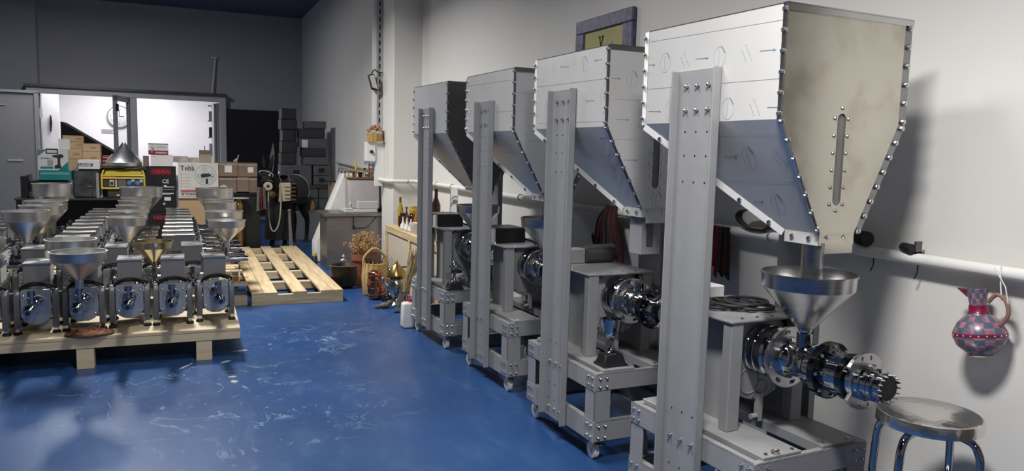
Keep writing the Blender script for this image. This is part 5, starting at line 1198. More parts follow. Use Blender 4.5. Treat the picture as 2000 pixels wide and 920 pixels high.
B().tube([r_[0] for r_ in bw], 0.012).build('blanket_trim', M_rope, dk_)
B().tube(smooth_path([(-0.58, 0, 1.02), (-0.66, 0, 0.90), (-0.66, 0, 0.72)]), [0.03]*13).build('tail', M_fur, dk_)
B().ball((-0.52, 0.21, 0.66), 0.06, 10, (0.8, 0.9, 2.0)).build('tail_tuft', mat('ochre_tassel', (0.30, 0.20, 0.08), 0.9, noise=0.4, nscale=60, bump=0.8), dk_)
# rope reins, scarf, pannier, ornament
tag(B().tube(smooth_path([(1.275, 12.30, 0.93), (1.275, 12.27, 0.55), (1.31, 12.25, 0.33), (1.37, 12.25, 0.31), (1.43, 12.27, 0.45), (1.46, 12.30, 0.75), (1.45, 12.36, 1.02)], 8), 0.011).build('rein_rope', M_rope), 'cream lead rope hanging in a loop in front of the donkey', 'rope')
sc = thing('woven_scarf', 'dark red and grey woven scarf hanging from the donkey bridle', 'scarf', (1.14, 11.985, 0.63))
for k, (m, x) in enumerate(((mat('grey_weave', (0.16, 0.15, 0.15), 0.9, noise=0.6, nscale=50), -0.04), (mat('wine_weave', (0.12, 0.02, 0.025), 0.9, noise=0.5, nscale=50), 0.0), (mat('grey_weave2', (0.10, 0.09, 0.09), 0.9, noise=0.6, nscale=50), 0.04))):
    B().prism([(x-0.03, 0, 0.03*k), (x+0.03, 0, 0.02), (x+0.02, 0, 0.36), (x-0.02, 0, 0.36)], (0, 0.02+0.004*k, 0)).build('scarf_fold', m, sc)
pn = thing('cream_pannier', 'cream leather pannier with strap slots on the donkey flank', 'bag', (1.545, 12.42, 0.74), R(-12))
B().hexbox([(-0.10, -0.05, 0), (0.08, -0.05, 0.02), (0.08, 0.05, 0.02), (-0.10, 0.05, 0), (-0.085, -0.06, 0.30), (0.085, -0.06, 0.30), (0.085, 0.05, 0.30), (-0.085, 0.05, 0.30)]).build('bag_body', M_cream, pn, bevel=0.008)
for k in range(4): B().box(0.0, 0.075, -0.064, -0.052, 0.05+k*0.06, 0.062+k*0.06).build('strap_slot', M_black, pn)
for k in range(5): B().box(0.09, 0.16, -0.05, -0.03, 0.03+k*0.062, 0.055+k*0.062).build('wooden_rung', mat('dark_wood', (0.12, 0.07, 0.04), 0.6), pn)
B().tube(smooth_path([(-0.06, -0.03, 0.30), (-0.10, 0.02, 0.44), (-0.06, 0.08, 0.52)]), 0.010).tube(smooth_path([(0.06, -0.03, 0.30), (0.04, 0.02, 0.42), (-0.02, 0.08, 0.50)]), 0.010).build('shoulder_strap', M_silver, pn)
sp_ = thing('metal_leaf_ornament', 'pointed silver leaf ornament on a rod above the donkey shoulder', 'ornament', (1.40, 12.75, 1.20))
B().prism([(0, 0, 0.10), (-0.055, 0, 0.22), (-0.03, 0, 0.32), (0.0, 0, 0.46), (0.022, 0, 0.32), (0.02, 0, 0.20)], (0, 0.01, 0)).build('leaf_blade', M_silver, sp_)
B().tube([(-0.03, 0, -0.10), (0.0, 0, 0.12)], 0.010).build('rod', M_chrome, sp_)
tag(B().tube([(1.62, 12.35, 0.0), (1.60, 12.40, 0.58)], [0.035, 0.018]).ball((1.60, 12.40, 0.60), 0.03).build('tassel_post', mat('speckled_tassel', (0.25, 0.23, 0.22), 0.9, noise=0.8, nscale=70)), 'speckled tassel stand by the donkey foreleg behind the empty pallet', 'stand')

# ------------------------------------------------------------------ steel cabinet, appliance and rack
M_cab = mat('brushed_cabinet_steel', (0.36, 0.34, 0.32), 0.36, 0.9, noise=0.06, nscale=4, stretch=(1, 1, 8), rnoise=0.05)
ca = thing('steel_cabinet', 'stainless steel cabinet by the pillar carrying a white appliance', 'cabinet', (1.76, 10.14, 0), R(-1.5))
B().box(0.02, 0.80, 0.01, 0.62, 0.0, 0.70).build('cabinet_body', M_cab, ca, bevel=0.01)
B().box(-0.02, 0.83, -0.02, 0.65, 0.70, 0.745).build('worktop', M_cab, ca, bevel=0.006)
B().tube(smooth_path([(0.37, -0.012, 0.70), (0.375, -0.012, 0.56), (0.42, -0.012, 0.545), (0.55, -0.012, 0.56), (0.68, -0.012, 0.70)]), 0.006).lathe([(0.012, 0), (0.012, 0.05)], c=(0.375, -0.012, 0.53), n=10).build('hanging_cable', M_black, ca)
wh = tag(B().prism([(2.15, 10.86, 1.24), (1.76, 10.86, 0.27), (1.76, 10.86, 0.0), (2.45, 10.86, 0.0), (2.45, 10.86, 1.24)], (0, 0.35, 0)).build('sloped_white_housing', M_white, bevel=0.006), 'white sloped machine housing behind the steel cabinet', 'housing')
tag(B().box(2.06, 2.40, 11.3, 11.6, 0.8, 1.10).build('brown_carton', M_cardg), 'brown carton under the dark plate behind the white sloped housing', 'box')
B_ = tag(B().box(2.06, 2.4, 11.3, 11.6, 0.0, 0.80).build('white_crate', M_white), 'white crate under the brown carton at the recess wall', 'crate')
tag(B().lathe([(0.0, 0), (0.12, 0.0), (0.14, 0.02), (0.0, 0.02)], c=(2.12, 11.42, 1.105), n=24).build('dark_plate', M_dsteel), 'dark plate lying on the brown carton by the recess wall', 'plate')
ap_ = thing('white_appliance', 'rounded white countertop appliance standing on the steel cabinet', 'appliance', (2.30, 10.40, 0.746))
B().box(-0.28, 0.17, -0.22, 0.16, 0.0, 0.045).box(-0.27, -0.16, -0.225, -0.1, 0.04, 0.06).build('base_tray', M_aluw, ap_, bevel=0.01)
B().hexbox([(-0.20, -0.12, 0.045), (0.225, -0.12, 0.045), (0.225, 0.16, 0.045), (-0.20, 0.16, 0.045), (-0.20, -0.08, 0.45), (0.225, -0.08, 0.45), (0.225, 0.16, 0.45), (-0.20, 0.16, 0.45)]).build('housing', mat('warm_white_plastic', (0.43, 0.41, 0.405), 0.4), ap_, bevel=0.03, seg=3)
B().box(-0.10, 0.19, -0.20, -0.11, 0.045, 0.155).build('drip_block', mat('light_grey_plastic', (0.50, 0.50, 0.50), 0.35), ap_, bevel=0.012)
B().box(-0.19, -0.175, -0.13, -0.11, 0.10, 0.14).build('indicator', M_whiteprint, ap_)
B().ball((0.235, -0.06, 0.05), 0.05, 12, (1, 1, 0.9)).build('black_hose_end', M_black, ap_)
rk = thing('wooden_rack', 'small wooden tray rack with turned posts on top of the white appliance', 'rack', (2.33, 10.42, 1.20))
B().box(-0.24, 0.23, -0.12, 0.12, 0.0, 0.012).build('tray_floor', mat('warm_wood', (0.36, 0.22, 0.10), 0.6), rk); B().box(-0.27, 0.245, -0.13, 0.13, 0.10, 0.115).box(-0.22, 0.2, -0.11, 0.11, 0.1, 0.101).build('tray_rail', mat('warm_wood', (0.36, 0.22, 0.10), 0.6), rk)
for x in (-0.23, -0.13, -0.03, 0.07, 0.16, 0.22): B().cyl((x, -0.12, 0.012), (x, -0.12, 0.10), 0.008, n=8).build('post', mat('warm_wood', (0.36, 0.22, 0.10), 0.6), rk)
for x in (-0.23, 0.22): B().cyl((x, 0.12, 0.012), (x, 0.12, 0.10), 0.008, n=8).build('post', mat('warm_wood', (0.36, 0.22, 0.10), 0.6), rk)
tag(B().cyl((2.22, 10.40, 1.318), (2.215, 10.40, 1.45), 0.014, 0.009, 8).build('yellow_candle', mat('yellow_wax', (0.65, 0.5, 0.08), 0.5)), 'yellow candle standing on the wooden rack', 'candle')
hs_ = thing('model_house', 'small model house with a pitched roof and coloured figures on the rack', 'ornament', (2.44, 10.42, 1.317))
B().box(-0.10, 0.10, -0.05, 0.05, 0, 0.02).box(-0.10, -0.09, -0.05, 0.05, 0, 0.10).build('house_base', M_cream, hs_); B().prism([(-0.11, -0.05, 0.09), (0.11, -0.05, 0.0), (0.115, -0.05, 0.02), (0.06, -0.05, 0.14), (-0.08, -0.05, 0.135)], (0, 0.08, 0)).build('glass_front', mat('pale_blue_glass', (0.35, 0.45, 0.55), 0.1, noise=0.7, nscale=40), hs_)
for k, c in enumerate(((0.4, 0.05, 0.05), (0.1, 0.15, 0.3), (0.5, 0.4, 0.3))): B().cyl((-0.05+0.05*k, -0.065, 0.005), (-0.05+0.05*k, -0.065, 0.075), 0.015, 0.008, 8).ball((-0.05+0.05*k, -0.065, 0.085), 0.012, 8, m=5).build('figurine', mat('figurine_%d' % k, c, 0.5), hs_)
tag(B().hexbox([(2.20, 10.38, 1.317), (2.36, 10.38, 1.317), (2.36, 10.48, 1.317), (2.20, 10.48, 1.317), (2.27, 10.40, 1.42), (2.36, 10.40, 1.42), (2.36, 10.47, 1.42), (2.27, 10.47, 1.42)]).build('paper_cone', M_cream), 'pale wedge shaped ornament beside the yellow candle on the rack', 'ornament') if False else None
for k, (x, lab) in enumerate(((2.20, 'left'), (2.28, 'middle'), (2.42, 'right'))): tag(B().lathe([(0.025, 0), (0.032, 0.05), (0.02, 0.07), (0.0, 0.07)], c=(x, 10.40, 1.213), n=12).build('clay_pot', M_cream if k != 1 else M_terra), 'tiny clay pot in the wooden rack, %s of three' % lab, 'pot', 'tiny pots in the rack')

# ------------------------------------------------------------------ crate table with bottles
cr = thing('wooden_crate', 'pine framed crate with pale panels carrying the bottles behind the presses', 'crate', (2.32, 7.05, 0), R(-0.5))
for x in (0.0, 0.46):
    for y in (0.0, 1.08, 2.13): board(cr, x, x+0.04, y, y+0.07, 0, 0.60, M_pine, 'corner_post')
for x in (0.002, 0.458):
    board(cr, x, x+0.036, 0.0, 2.20, 0.60, 0.66, M_pine, 'top_rail'); board(cr, x, x+0.036, 0.07, 2.13, 0.0, 0.07, M_pine, 'bottom_rail')
board(cr, 0.0, 0.50, 2.163, 2.20, 0.53, 0.60, M_pineX, 'end_rail'); board(cr, 0.0, 0.5, 0.0, 0.037, 0.53, 0.60, M_pineX, 'end_rail')
B().box(0.022, 0.032, 0.05, 2.15, 0.02, 0.62).build('side_panel', mat('pale_fibreboard', (0.56, 0.50, 0.40), 0.7, noise=0.04), cr)
B().box(0.04, 0.46, 2.172, 2.182, 0.02, 0.62).build('side_panel', mat('pale_fibreboard', (0.56, 0.50, 0.40), 0.7), cr)
for k in range(4): board(cr, 0.0 if k == 0 else 0.02+k*0.122, 0.125+k*0.122, -0.01, 2.21, 0.660, 0.675, M_pine, 'lid_board')
ZC = 0.676
def bottle(lab, x, y, prof, m, name='bottle', cap=None, h=None, n=20, cat='bottle'):
    t = thing(name, lab, cat, (x, y, ZC), 0, 'bottles and jars on the crate')
    B().lathe(prof, n=n).build('glass_body', m, t)
    if cap:
        r, z0, z1, cm_ = cap; B().lathe([(r, z0), (r, z1), (r*0.8, z1+0.004)], n=12).build('cap', cm_, t)
    return t
M_amber = mat('amber_glass', (0.70, 0.30, 0.06), 0.05, noise=0.0, trans=0.75)
M_oil = mat('yellow_oil', (0.62, 0.45, 0.06), 0.08, noise=0.0, trans=0.4)
M_dkjar = mat('dark_brown_jar', (0.035, 0.015, 0.012), 0.12, noise=0.2)
bottle('tall bottle of yellow oil at the far end of the crate', 2.50, 9.14, [(0.034, 0), (0.036, 0.02), (0.036, 0.20), (0.016, 0.27), (0.015, 0.30)], M_oil, cap=(0.016, 0.28, 0.345, M_brass))
bottle('wide dark brown jar in front of the yellow oil bottle', 2.47, 8.86, [(0.055, 0), (0.07, 0.02), (0.07, 0.13), (0.05, 0.155), (0.05, 0.165)], M_dkjar, 'jar', cap=(0.05, 0.165, 0.18, M_silver), cat='jar')
bottle('second dark brown jar beside the wide one on the crate', 2.605, 8.95, [(0.05, 0), (0.062, 0.02), (0.062, 0.12), (0.045, 0.145)], M_dkjar, 'jar', cap=(0.045, 0.145, 0.16, M_copper), cat='jar')
bottle('small yellow jar behind the dark jars on the crate', 2.66, 9.12, [(0.05, 0), (0.055, 0.02), (0.055, 0.19), (0.04, 0.21)], M_oil, 'jar', cap=(0.042, 0.21, 0.23, M_oil), cat='jar')
bottle('tall amber decanter with a slender neck on the crate', 2.58, 8.62, [(0.05, 0), (0.068, 0.03), (0.066, 0.10), (0.045, 0.18), (0.022, 0.26), (0.018, 0.40), (0.022, 0.41)], M_amber, cap=(0.018, 0.41, 0.45, M_amber))
bottle('small copper oil lamp with a thin rod on the crate', 2.455, 8.70, [(0.03, 0), (0.045, 0.03), (0.03, 0.09), (0.012, 0.12), (0.008, 0.24), (0.022, 0.245), (0.022, 0.255), (0.004, 0.26)], M_copper, 'oil_lamp', cat='lamp')
for k, (x, y, lab) in enumerate(((2.385, 8.60, 'left'), (2.39, 8.45, 'middle'), (2.40, 8.32, 'right'))): bottle('small white swan necked vase, %s of three at the crate front' % lab, x, y, [(0.02, 0), (0.034, 0.02), (0.030, 0.06), (0.012, 0.09), (0.009, 0.14), (0.014, 0.15)], M_white, 'white_vase', cat='vase')
t = bottle('white bowl with a grey wedge shaped dish on the crate', 2.43, 8.19, [(0.03, 0), (0.05, 0.02), (0.085, 0.09), (0.09, 0.12), (0.084, 0.12), (0.045, 0.025), (0.0, 0.02)], M_whitecard, 'bowl', cat='bowl')
B().hexbox([(-0.03, -0.14, 0), (0.06, -0.14, 0), (0.06, -0.09, 0), (-0.03, -0.09, 0), (0.0, -0.13, 0.09), (0.08, -0.13, 0.10), (0.08, -0.10, 0.10), (0.0, -0.10, 0.09)]).build('grey_dish', M_alu, t)
bottle('tall black bottle half hidden behind the rearmost press post', 2.70, 8.90, [(0.04, 0), (0.045, 0.02), (0.045, 0.28), (0.018, 0.36), (0.018, 0.46)], M_dkjar, cap=(0.018, 0.46, 0.49, M_black))
bottle('tall black bottle right of the rearmost press post', 2.64, 8.16, [(0.045, 0), (0.05, 0.02), (0.05, 0.32), (0.02, 0.40), (0.018, 0.47)], M_dkjar, cap=(0.018, 0.47, 0.50, M_black))
bottle('silver flask with a slim neck right of the rearmost press post', 2.50, 7.60, [(0.04, 0), (0.055, 0.04), (0.045, 0.12), (0.018, 0.20), (0.014, 0.27)], M_silver, 'flask', cat='flask')
bottle('slim clear bottle beside the silver flask', 2.60, 7.80, [(0.028, 0), (0.03, 0.01), (0.03, 0.16), (0.012, 0.21), (0.012, 0.26)], M_glass, cap=(0.013, 0.25, 0.275, M_silver))
bottle('small brass pot in front of the silver flask', 2.42, 7.52, [(0.03, 0), (0.045, 0.02), (0.04, 0.07), (0.03, 0.08)], M_brass, 'pot', cat='pot')
bottle('slim dark bottle with a dark cap near the measuring cylinder', 2.50, 7.46, [(0.022, 0), (0.024, 0.02), (0.024, 0.19), (0.012, 0.22)], M_glass, cap=(0.020, 0.22, 0.27, M_black))
bottle('little dark bottle next to the measuring cylinder', 2.60, 7.66, [(0.02, 0), (0.024, 0.02), (0.024, 0.17), (0.012, 0.19)], M_glass, cap=(0.018, 0.19, 0.215, M_black))
t = bottle('tall clear glass measuring cylinder on a round foot', 2.62, 7.50, [(0.065, 0), (0.06, 0.012), (0.042, 0.02), (0.042, 0.53), (0.047, 0.54), (0.039, 0.54), (0.038, 0.024), (0.0, 0.022)], M_glass, 'measuring_cylinder', cat='cylinder')

# ------------------------------------------------------------------ vessels and baskets on the floor by the crate
t = thing('cauldron', 'dark round cauldron with a knobbed lid by the empty pallet', 'cauldron', (1.735, 8.78, 0))
B().lathe([(0.10, 0), (0.14, 0.04), (0.155, 0.13), (0.148, 0.24), (0.145, 0.26)], n=30).build('pot_body', mat('sooty_copper', (0.035, 0.03, 0.022), 0.35, 0.7, noise=0.3), t)
B().lathe([(0.155, 0.258), (0.155, 0.268), (0.10, 0.285), (0.04, 0.30), (0.0, 0.305)], n=30).build('lid', M_silver, t); B().lathe([(0.04, 0.298), (0.045, 0.315), (0.025, 0.33), (0.018, 0.345), (0.026, 0.36), (0.010, 0.385)], n=16).build('lid_knob', M_silver, t)
t = thing('dried_plant_pot', 'terracotta flower pot with a bush of dried flowers at the steel cabinet', 'plant pot', (2.03, 9.0, 0))
B().lathe([(0.11, 0), (0.145, 0.28), (0.16, 0.285), (0.165, 0.36), (0.152, 0.36), (0.142, 0.30), (0.0, 0.28)], n=30).build('pot', M_terra, t)
B().lathe([(0.155, 0.0), (0.155, 0.012), (0.0, 0.012)], n=28).build('saucer', M_terra, t)
bl = B(); rnd = random.Random(3)
for k in range(170):
    a = rnd.uniform(0, 2*PI); q = rnd.uniform(0, 0.10); hgt = rnd.uniform(0.12, 0.30); sp2 = rnd.uniform(0.2, 1.5)
    p0 = Vector((q*math.cos(a), q*math.sin(a), 0.30)); p1 = p0+Vector((q*sp2*math.cos(a)-0.05*rnd.random(), q*sp2*math.sin(a), hgt))
    bl.tube([p0, (p0+p1)/2+Vector((rnd.uniform(-.02, .02), rnd.uniform(-.02, .02), 0.01)), p1], 0.0018, 3)
    for j in range(3): bl.ball(p1+Vector((rnd.uniform(-.02, .02), rnd.uniform(-.02, .02), rnd.uniform(-.04, .015))), rnd.uniform(0.006, 0.014), 5, m=3)
stuff(bl.build('dried_flowers', M_dry, t))
t = thing('wicker_basket', 'tall straw basket with an arched handle full of dry sticks', 'basket', (1.97, 8.25, 0))
prof = []
for k in range(22): prof.append((0.115+0.02*math.sin(PI*k/22)+(0.006 if k % 2 else 0), 0.005+k*0.0165))
B().lathe(prof+[(0.11, 0.355), (0.10, 0.02), (0, 0.02)], n=28).build('basket_body', M_wicker, t, sharp=80)
for k in range(16): B().tube([(0.122*math.cos(k*PI/8), 0.122*math.sin(k*PI/8), 0.01), (0.139*math.cos(k*PI/8), 0.139*math.sin(k*PI/8), 0.18), (0.124*math.cos(k*PI/8), 0.124*math.sin(k*PI/8), 0.365)], 0.006, 5).build('stake', M_wicker, t)
B().tube(smooth_path([(-0.125, 0, 0.33), (-0.11, 0, 0.43), (0.0, 0, 0.515), (0.11, 0, 0.43), (0.125, 0, 0.33)], 6), 0.013).build('handle', M_wicker, t)
bl = B()
for k in range(24):
    a = rnd.uniform(0, 2*PI); bl.tube([(0.05*math.cos(a), 0.05*math.sin(a), 0.25), (0.10*math.cos(a), 0.10*math.sin(a), 0.38+rnd.random()*0.05)], 0.007, 5)
stuff(bl.build('dry_sticks', mat('dark_sticks', (0.08, 0.045, 0.025), 0.7, noise=0.4), t))
t = thing('copper_jug', 'copper ribbed jug in front of the straw basket', 'jug', (1.925, 8.00, 0))
B().lathe([(0.06, 0)]+[(0.075+0.012*math.sin(PI*k/12)+(0.005 if k % 3 == 0 else 0), 0.02+k*0.022) for k in range(13)]+[(0.05, 0.31)], n=26).build('jug_body', M_copper, t, sharp=70)
for z in (0.06, 0.13, 0.20, 0.27): B().torus((0, 0, z), 0.088, 0.005, n=28, k=6).build('jug_band', M_chrome, t)
t = thing('beaded_vessel', 'vessel of stacked silver beads on a dark base beside the copper jug', 'vessel', (2.05, 7.85, 0))
B().lathe([(0.065, 0), (0.06, 0.03), (0.03, 0.05), (0.02, 0.33)], n=22).build('vessel_core', M_dsteel, t)
for k in range(9): B().ball((0.0, 0, 0.07+k*0.033), 0.040, 14, (1, 1, 0.5)).build('bead_ring', M_copper if k % 3 == 1 else M_chrome, t)
B().tube(smooth_path([(-0.09, 0, 0.0), (-0.06, -0.03, 0.06), (0.0, -0.05, 0.05)]), 0.012).build('base_strap', M_black, t)
t = thing('brass_ewer', 'large silver ewer with a domed brass lid and side spout', 'ewer', (2.045, 7.60, 0))
B().lathe([(0.075, 0), (0.08, 0.015), (0.05, 0.04), (0.035, 0.07), (0.06, 0.10), (0.10, 0.18), (0.105, 0.235), (0.075, 0.29), (0.06, 0.30)], n=28).build('ewer_body', M_silver, t)
B().lathe([(0.095, 0.305), (0.10, 0.32), (0.085, 0.36), (0.045, 0.41), (0.03, 0.43), (0.012, 0.44), (0.018, 0.455), (0.004, 0.475)], n=28).build('domed_lid', M_brass, t)
B().tube(smooth_path([(0.06, 0, 0.24), (0.11, 0, 0.30), (0.12, 0, 0.38), (0.09, 0, 0.40), (0.03, 0, 0.39)]), 0.010).build('handle', M_silver, t); B().tube(smooth_path([(-0.09, 0, 0.2), (-0.13, 0, 0.24), (-0.14, 0, 0.30)]), [0.018]*12+[0.01]).build('spout', M_silver, t)
t = thing('stone_figure', 'small grey scaly figure lying before the silver ewer', 'figure', (1.90, 7.50, 0))
B().ball((0, 0, 0.03), 0.06, 14, (1.0, 0.7, 0.5)).ball((0.05, 0, 0.05), 0.035, 12, (1, 0.8, 0.8)).ball((-0.07, 0, 0.02), 0.03, 10, (1.3, 0.7, 0.6)).build('figure_body', mat('grey_stone', (0.12, 0.11, 0.09), 0.6, noise=0.4, nscale=40, bump=0.6), t)
t = thing('glass_goblet', 'small clear glass goblet lying on the floor before the wheat jar', 'goblet', (1.962, 7.265, 0.0))
B().lathe([(0.035, 0), (0.033, 0.004), (0.006, 0.01), (0.006, 0.03), (0.025, 0.045), (0.032, 0.08), (0.030, 0.08), (0.022, 0.047), (0, 0.04)], n=18).build('goblet_body', M_glass, t)
t = thing('wheat_jar', 'glass jar holding a tall sheaf of dried wheat', 'jar', (2.06, 7.36, 0))
B().lathe([(0.055, 0), (0.075, 0.03), (0.078, 0.11), (0.05, 0.165), (0.052, 0.20), (0.048, 0.20), (0.046, 0.165), (0.07, 0.11), (0.0, 0.02)], n=26).build('jar_body', mat('smoky_glass', (0.45, 0.42, 0.36), 0.06, trans=0.8, noise=0.0), t)
B().torus((0, 0, 0.198), 0.052, 0.005, n=24, k=6).build('jar_rim', M_silver, t)
bl = B()
for k in range(70):
    a = rnd.uniform(0, 2*PI); q = rnd.uniform(0, 0.035); sw = rnd.uniform(0.06, 0.14)
    p0 = Vector((q*math.cos(a), q*math.sin(a), 0.03)); p1 = Vector((sw+q*1.6*math.cos(a), q*1.6*math.sin(a), rnd.uniform(0.42, 0.60)))
    m_ = p0.lerp(p1, 0.5)+Vector((-0.015, 0, 0.02)); bl.tube([p0, m_, p1], 0.0022, 4); bl.tube([p0.lerp(p1, 0.8), p1, p1+(p1-p0)*0.05], [0.003, 0.008, 0.002], 5)
stuff(bl.build('wheat_sheaf', M_straw, t))
t = thing('painted_can', 'dark metal can with a round red label beside the white jug', 'can', (1.99, 7.02, 0))
B().lathe([(0.030, 0), (0.034, 0.02), (0.034, 0.19), (0.03, 0.215), (0.0, 0.23)], n=20).build('can_body', M_silver, t)
B().lathe([(0.0352, 0.10), (0.0352, 0.17)], n=20, caps=False).build('red_label', mat('bright_red_label', (0.60, 0.03, 0.07), 0.4), t)
B().torus((-0.016, -0.0325, 0.135), 0.017, 0.003, (0.45, 1, 0), 18, 5).box(-0.028, -0.006, -0.036, -0.031, 0.132, 0.138).build('label_ring', M_whiteprint, t)
tag(B().tube(smooth_path([(1.955, 6.93, 0.035), (1.95, 6.92, 0.07), (1.96, 6.93, 0.09)]), 0.012).ball((1.955, 6.93, 0.022), 0.022).build('bent_fitting', M_chrome), 'little chrome pipe fitting at the foot of the painted can', 'fitting')
t = thing('plastic_jug', 'white plastic canister on the floor beside the rearmost press', 'canister', (1.915, 6.62, 0))
B().hexbox([(-0.085, -0.06, 0), (0.07, -0.06, 0), (0.07, 0.06, 0), (-0.085, 0.06, 0), (-0.08, -0.055, 0.23), (0.065, -0.055, 0.23), (0.065, 0.055, 0.23), (-0.08, 0.055, 0.23)]).build('canister_body', mat('milky_plastic', (0.72, 0.72, 0.70), 0.35), t, bevel=0.02, seg=3)
B().cyl((0.0, 0, 0.225), (0, 0, 0.262), 0.022, n=16).build('cap', M_redprint, t)
t = thing('red_flask', 'dull red flask between the wheat jar and the rearmost press', 'flask', (2.19, 7.05, 0))
B().lathe([(0.06, 0), (0.07, 0.03), (0.06, 0.28), (0.03, 0.34), (0.025, 0.40)], n=18).build('flask_body', mat('dull_red_enamel', (0.30, 0.05, 0.04), 0.5), t); B().torus((0, 0, 0.41), 0.035, 0.010, (0, 1, 0), 18, 6).build('ring_handle', M_black, t)
tag(B().lathe([(0.028, 0), (0.03, 0.10), (0.012, 0.12), (0.012, 0.14)], c=(1.78, 11.2, 0), n=12).build('spray_bottle', mat('dark_green_plastic', (0.06, 0.08, 0.06), 0.4)), 'small dark bottle on the floor left of the white housing', 'bottle') if False else None
t = thing('yellow_cap_bottle', 'small bottle with a yellow cap on the floor beyond the empty pallet', 'bottle', (1.72, 10.75, 0))
B().lathe([(0.04, 0), (0.042, 0.08), (0.03, 0.11)], n=14).build('bottle_body', M_dsteel, t); B().lathe([(0.032, 0.11), (0.03, 0.15), (0, 0.155)], n=14).build('cap', mat('yellow_cap', (0.6, 0.55, 0.12), 0.5), t)

# ------------------------------------------------------------------ things hanging on the wall pipe
t = thing('tassel_cloth', 'dark maroon fringed cloth hanging over the pipe behind the second press', 'cloth', (2.775, 4.60, 0.78))
rnd = random.Random(11)
for k in range(16):
    y0 = -0.11+k*0.015; dy = 0.10*(k/15-0.55); l0 = 0.0 if k < 10 else 0.04*(k-9)
    bl = B().tube(smooth_path([(rnd.uniform(-.02, .0), y0*0.45-0.01, 0.47), (-0.035+rnd.uniform(-.01, .01), y0*0.8+0.3*dy, 0.36), (-0.03+rnd.uniform(-.015, .015), y0*1.1+0.9*dy, 0.18), (-0.03+rnd.uniform(-.02, .02), y0*1.2+1.3*dy, l0+rnd.uniform(0, 0.06))], 4), [0.014]*4+[0.016]*5+[0.011]*3+[0.004], 6)
    bl.build('fringe_strand', mat('maroon_fringe_%d' % (k % 3), ((0.05, 0.014, 0.016), (0.085, 0.025, 0.026), (0.02, 0.016, 0.018))[k % 3], 0.85, noise=0.4, nscale=50), t)
t = thing('belt_loop', 'black and tan belt looped over the pipe behind the nearest press', 'belt', (2.775, 3.165, 1.205))
pth = [(0.0, 0.125*math.cos(2*PI*k/30), 0.075+0.05*math.sin(2*PI*k/30)+0.01*math.cos(2*PI*k/30)) for k in range(30)]
bb_ = B()
for k in range(30):
    a = Vector(pth[k]); c = Vector(pth[(k+1) % 30]); cen = Vector((0, 0, 0.075))
    na = (a-cen).normalized()*0.004; nc = (c-cen).normalized()*0.004
    bb_.hexbox([a-na+Vector((-0.02, 0, 0)), c-nc+Vector((-0.02, 0, 0)), c-nc+Vector((0.022, 0, 0)), a-na+Vector((0.022, 0, 0)), a+na+Vector((-0.02, 0, 0)), c+nc+Vector((-0.02, 0, 0)), c+nc+Vector((0.022, 0, 0)), a+na+Vector((0.022, 0, 0))])
bb_.build('belt_strap', M_black, t)
B().box(-0.01, 0.02, -0.10, 0.05, 0.031, 0.035).build('tan_lining', mat('tan_leather', (0.25, 0.15, 0.07), 0.6), t)
t = thing('striped_cloth', 'red and black striped woven cloth hanging from the pipe behind the nearest press', 'cloth', (2.77, 3.41, 0.93))
for k, c in enumerate(((0.02, 0.016, 0.016), (0.10, 0.03, 0.025), (0.02, 0.016, 0.016), (0.08, 0.05, 0.045), (0.26, 0.02, 0.05), (0.30, 0.025, 0.06), (0.02, 0.016, 0.018))):
    y = -0.085+k*0.027; z0 = (0.0, 0.02, 0.01, 0.03, 0.0, 0.06, 0.09)[k]
    B().prism([(-0.008-0.004*(k % 2), y, z0), (-0.008-0.004*(k % 2), y+0.027, z0+0.01), (-0.004, y*0.75+0.022, 0.29), (-0.004, y*0.75-0.002, 0.29)], (0.006, 0, 0)).build('woven_stripe', mat('cloth_stripe_%d' % k, c, 0.9, noise=0.3, nscale=60), t)
# painted jug hanging on a string
jx, jy, jz = 2.752, 1.865, 0.888
t = thing('painted_jug', 'small pink and teal checkered jug hanging from the pipe by a string', 'jug', (jx, jy, jz))
t.rotation_euler = (R(-9), 0, 0)
M_jug = checker_glaze()
B().lathe([(0.042, 0.0), (0.046, 0.006), (0.050, 0.010), (0.078, 0.035), (0.091, 0.068), (0.090, 0.090), (0.074, 0.122), (0.050, 0.146), (0.040, 0.152)], n=36).build('jug_body', M_jug, t)
B().lathe([(0.040, 0.150), (0.034, 0.160), (0.030, 0.175), (0.029, 0.195), (0.033, 0.225), (0.038, 0.247), (0.034, 0.247), (0.026, 0.2), (0.027, 0.17)], n=30).build('jug_neck', M_jug, t)
B().lathe([(0.0375, 0.157), (0.0335, 0.163), (0.0318, 0.180), (0.0312, 0.188), (0.028, 0.188)], n=30).build('neck_band', mat('crimson_glaze', (0.21, 0.012, 0.05), 0.3), t)
B().lathe([(0.0905, 0.072), (0.0922, 0.074), (0.0922, 0.083), (0.0905, 0.085)], n=36).build('belly_band', mat('crimson_glaze', (0.21, 0.012, 0.05), 0.3), t)
dots = B()
for k in range(22): dots.ball((0.0925*math.cos(2*PI*k/22), 0.0925*math.sin(2*PI*k/22), 0.0785), 0.003, 5, m=3)
stuff(dots.build('band_dots', M_whiteprint, t))
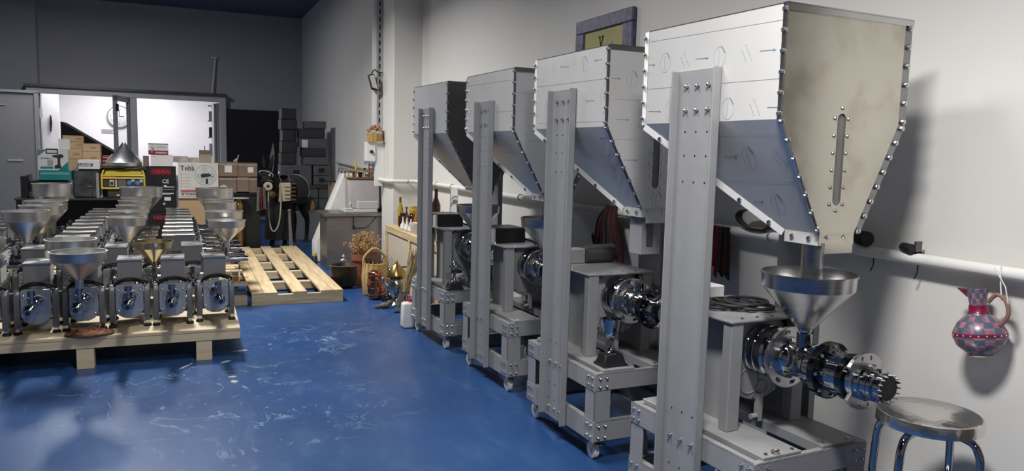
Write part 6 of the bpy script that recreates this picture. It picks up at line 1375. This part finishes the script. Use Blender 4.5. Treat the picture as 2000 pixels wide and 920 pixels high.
B().hexbox([(-0.018, 0.030, 0.222), (0.018, 0.030, 0.222), (0.012, 0.035, 0.218), (-0.012, 0.035, 0.218), (-0.026, 0.036, 0.247), (0.026, 0.036, 0.247), (0.006, 0.078, 0.252), (-0.006, 0.078, 0.252)]).build('spout_lip', mat('crimson_glaze', (0.21, 0.012, 0.05), 0.3), t)
B().tube(smooth_path([(0, -0.040, 0.200), (0, -0.075, 0.228), (0, -0.108, 0.205), (0, -0.112, 0.155), (0, -0.080, 0.115)], 6), 0.008).build('jug_handle', mat('dusty_rose_clay', (0.27, 0.15, 0.12), 0.5), t)
B().lathe([(0.044, -0.004), (0.047, -0.002), (0.045, 0.002), (0.0, 0.002)], n=28).build('foot_ring', M_cream, t)
tag(B().tube([(jx+0.02, jy-0.03, 1.232), (jx-0.005, jy-0.052, 1.16), (jx, jy-0.058, 1.108)], 0.0025, 5).tube([(jx-0.015, jy-0.03, 1.225), (jx-0.012, jy-0.075, 1.16), (jx-0.004, jy-0.085, 1.10)], 0.0025, 5).build('hanging_string', M_white), 'white string loop from the pipe holding the painted jug', 'string')

# ------------------------------------------------------------------ steel stool at the right edge
st = thing('steel_stool', 'round polished steel stool with bent tube legs in front of the wall', 'stool', (2.498, 1.867, 0), R(12))
M_sw = hammered_steel()
B().lathe([(0.0, 0.700), (0.165, 0.700), (0.176, 0.695), (0.179, 0.685), (0.179, 0.655), (0.174, 0.652), (0.0, 0.652)], n=56).build('seat', M_sw, st)
for a in (0, 90, 180, 270):
    ca_, sa_ = math.cos(R(a)), math.sin(R(a))
    B().tube(smooth_path([(0.09*ca_, 0.09*sa_, 0.640), (0.150*ca_, 0.150*sa_, 0.630), (0.176*ca_, 0.176*sa_, 0.600), (0.188*ca_, 0.188*sa_, 0.54), (0.20*ca_, 0.20*sa_, 0.30), (0.215*ca_, 0.215*sa_, 0.015)], 6), 0.0145, 14).build('leg', M_chrome, st)
    B().lathe([(0.02, 0), (0.018, 0.02)], c=(0.215*ca_, 0.215*sa_, 0), n=12).build('foot_cap', M_rubber, st)
B().torus((0, 0, 0.28), 0.195, 0.009, n=44, k=8).build('foot_ring', M_chrome, st)
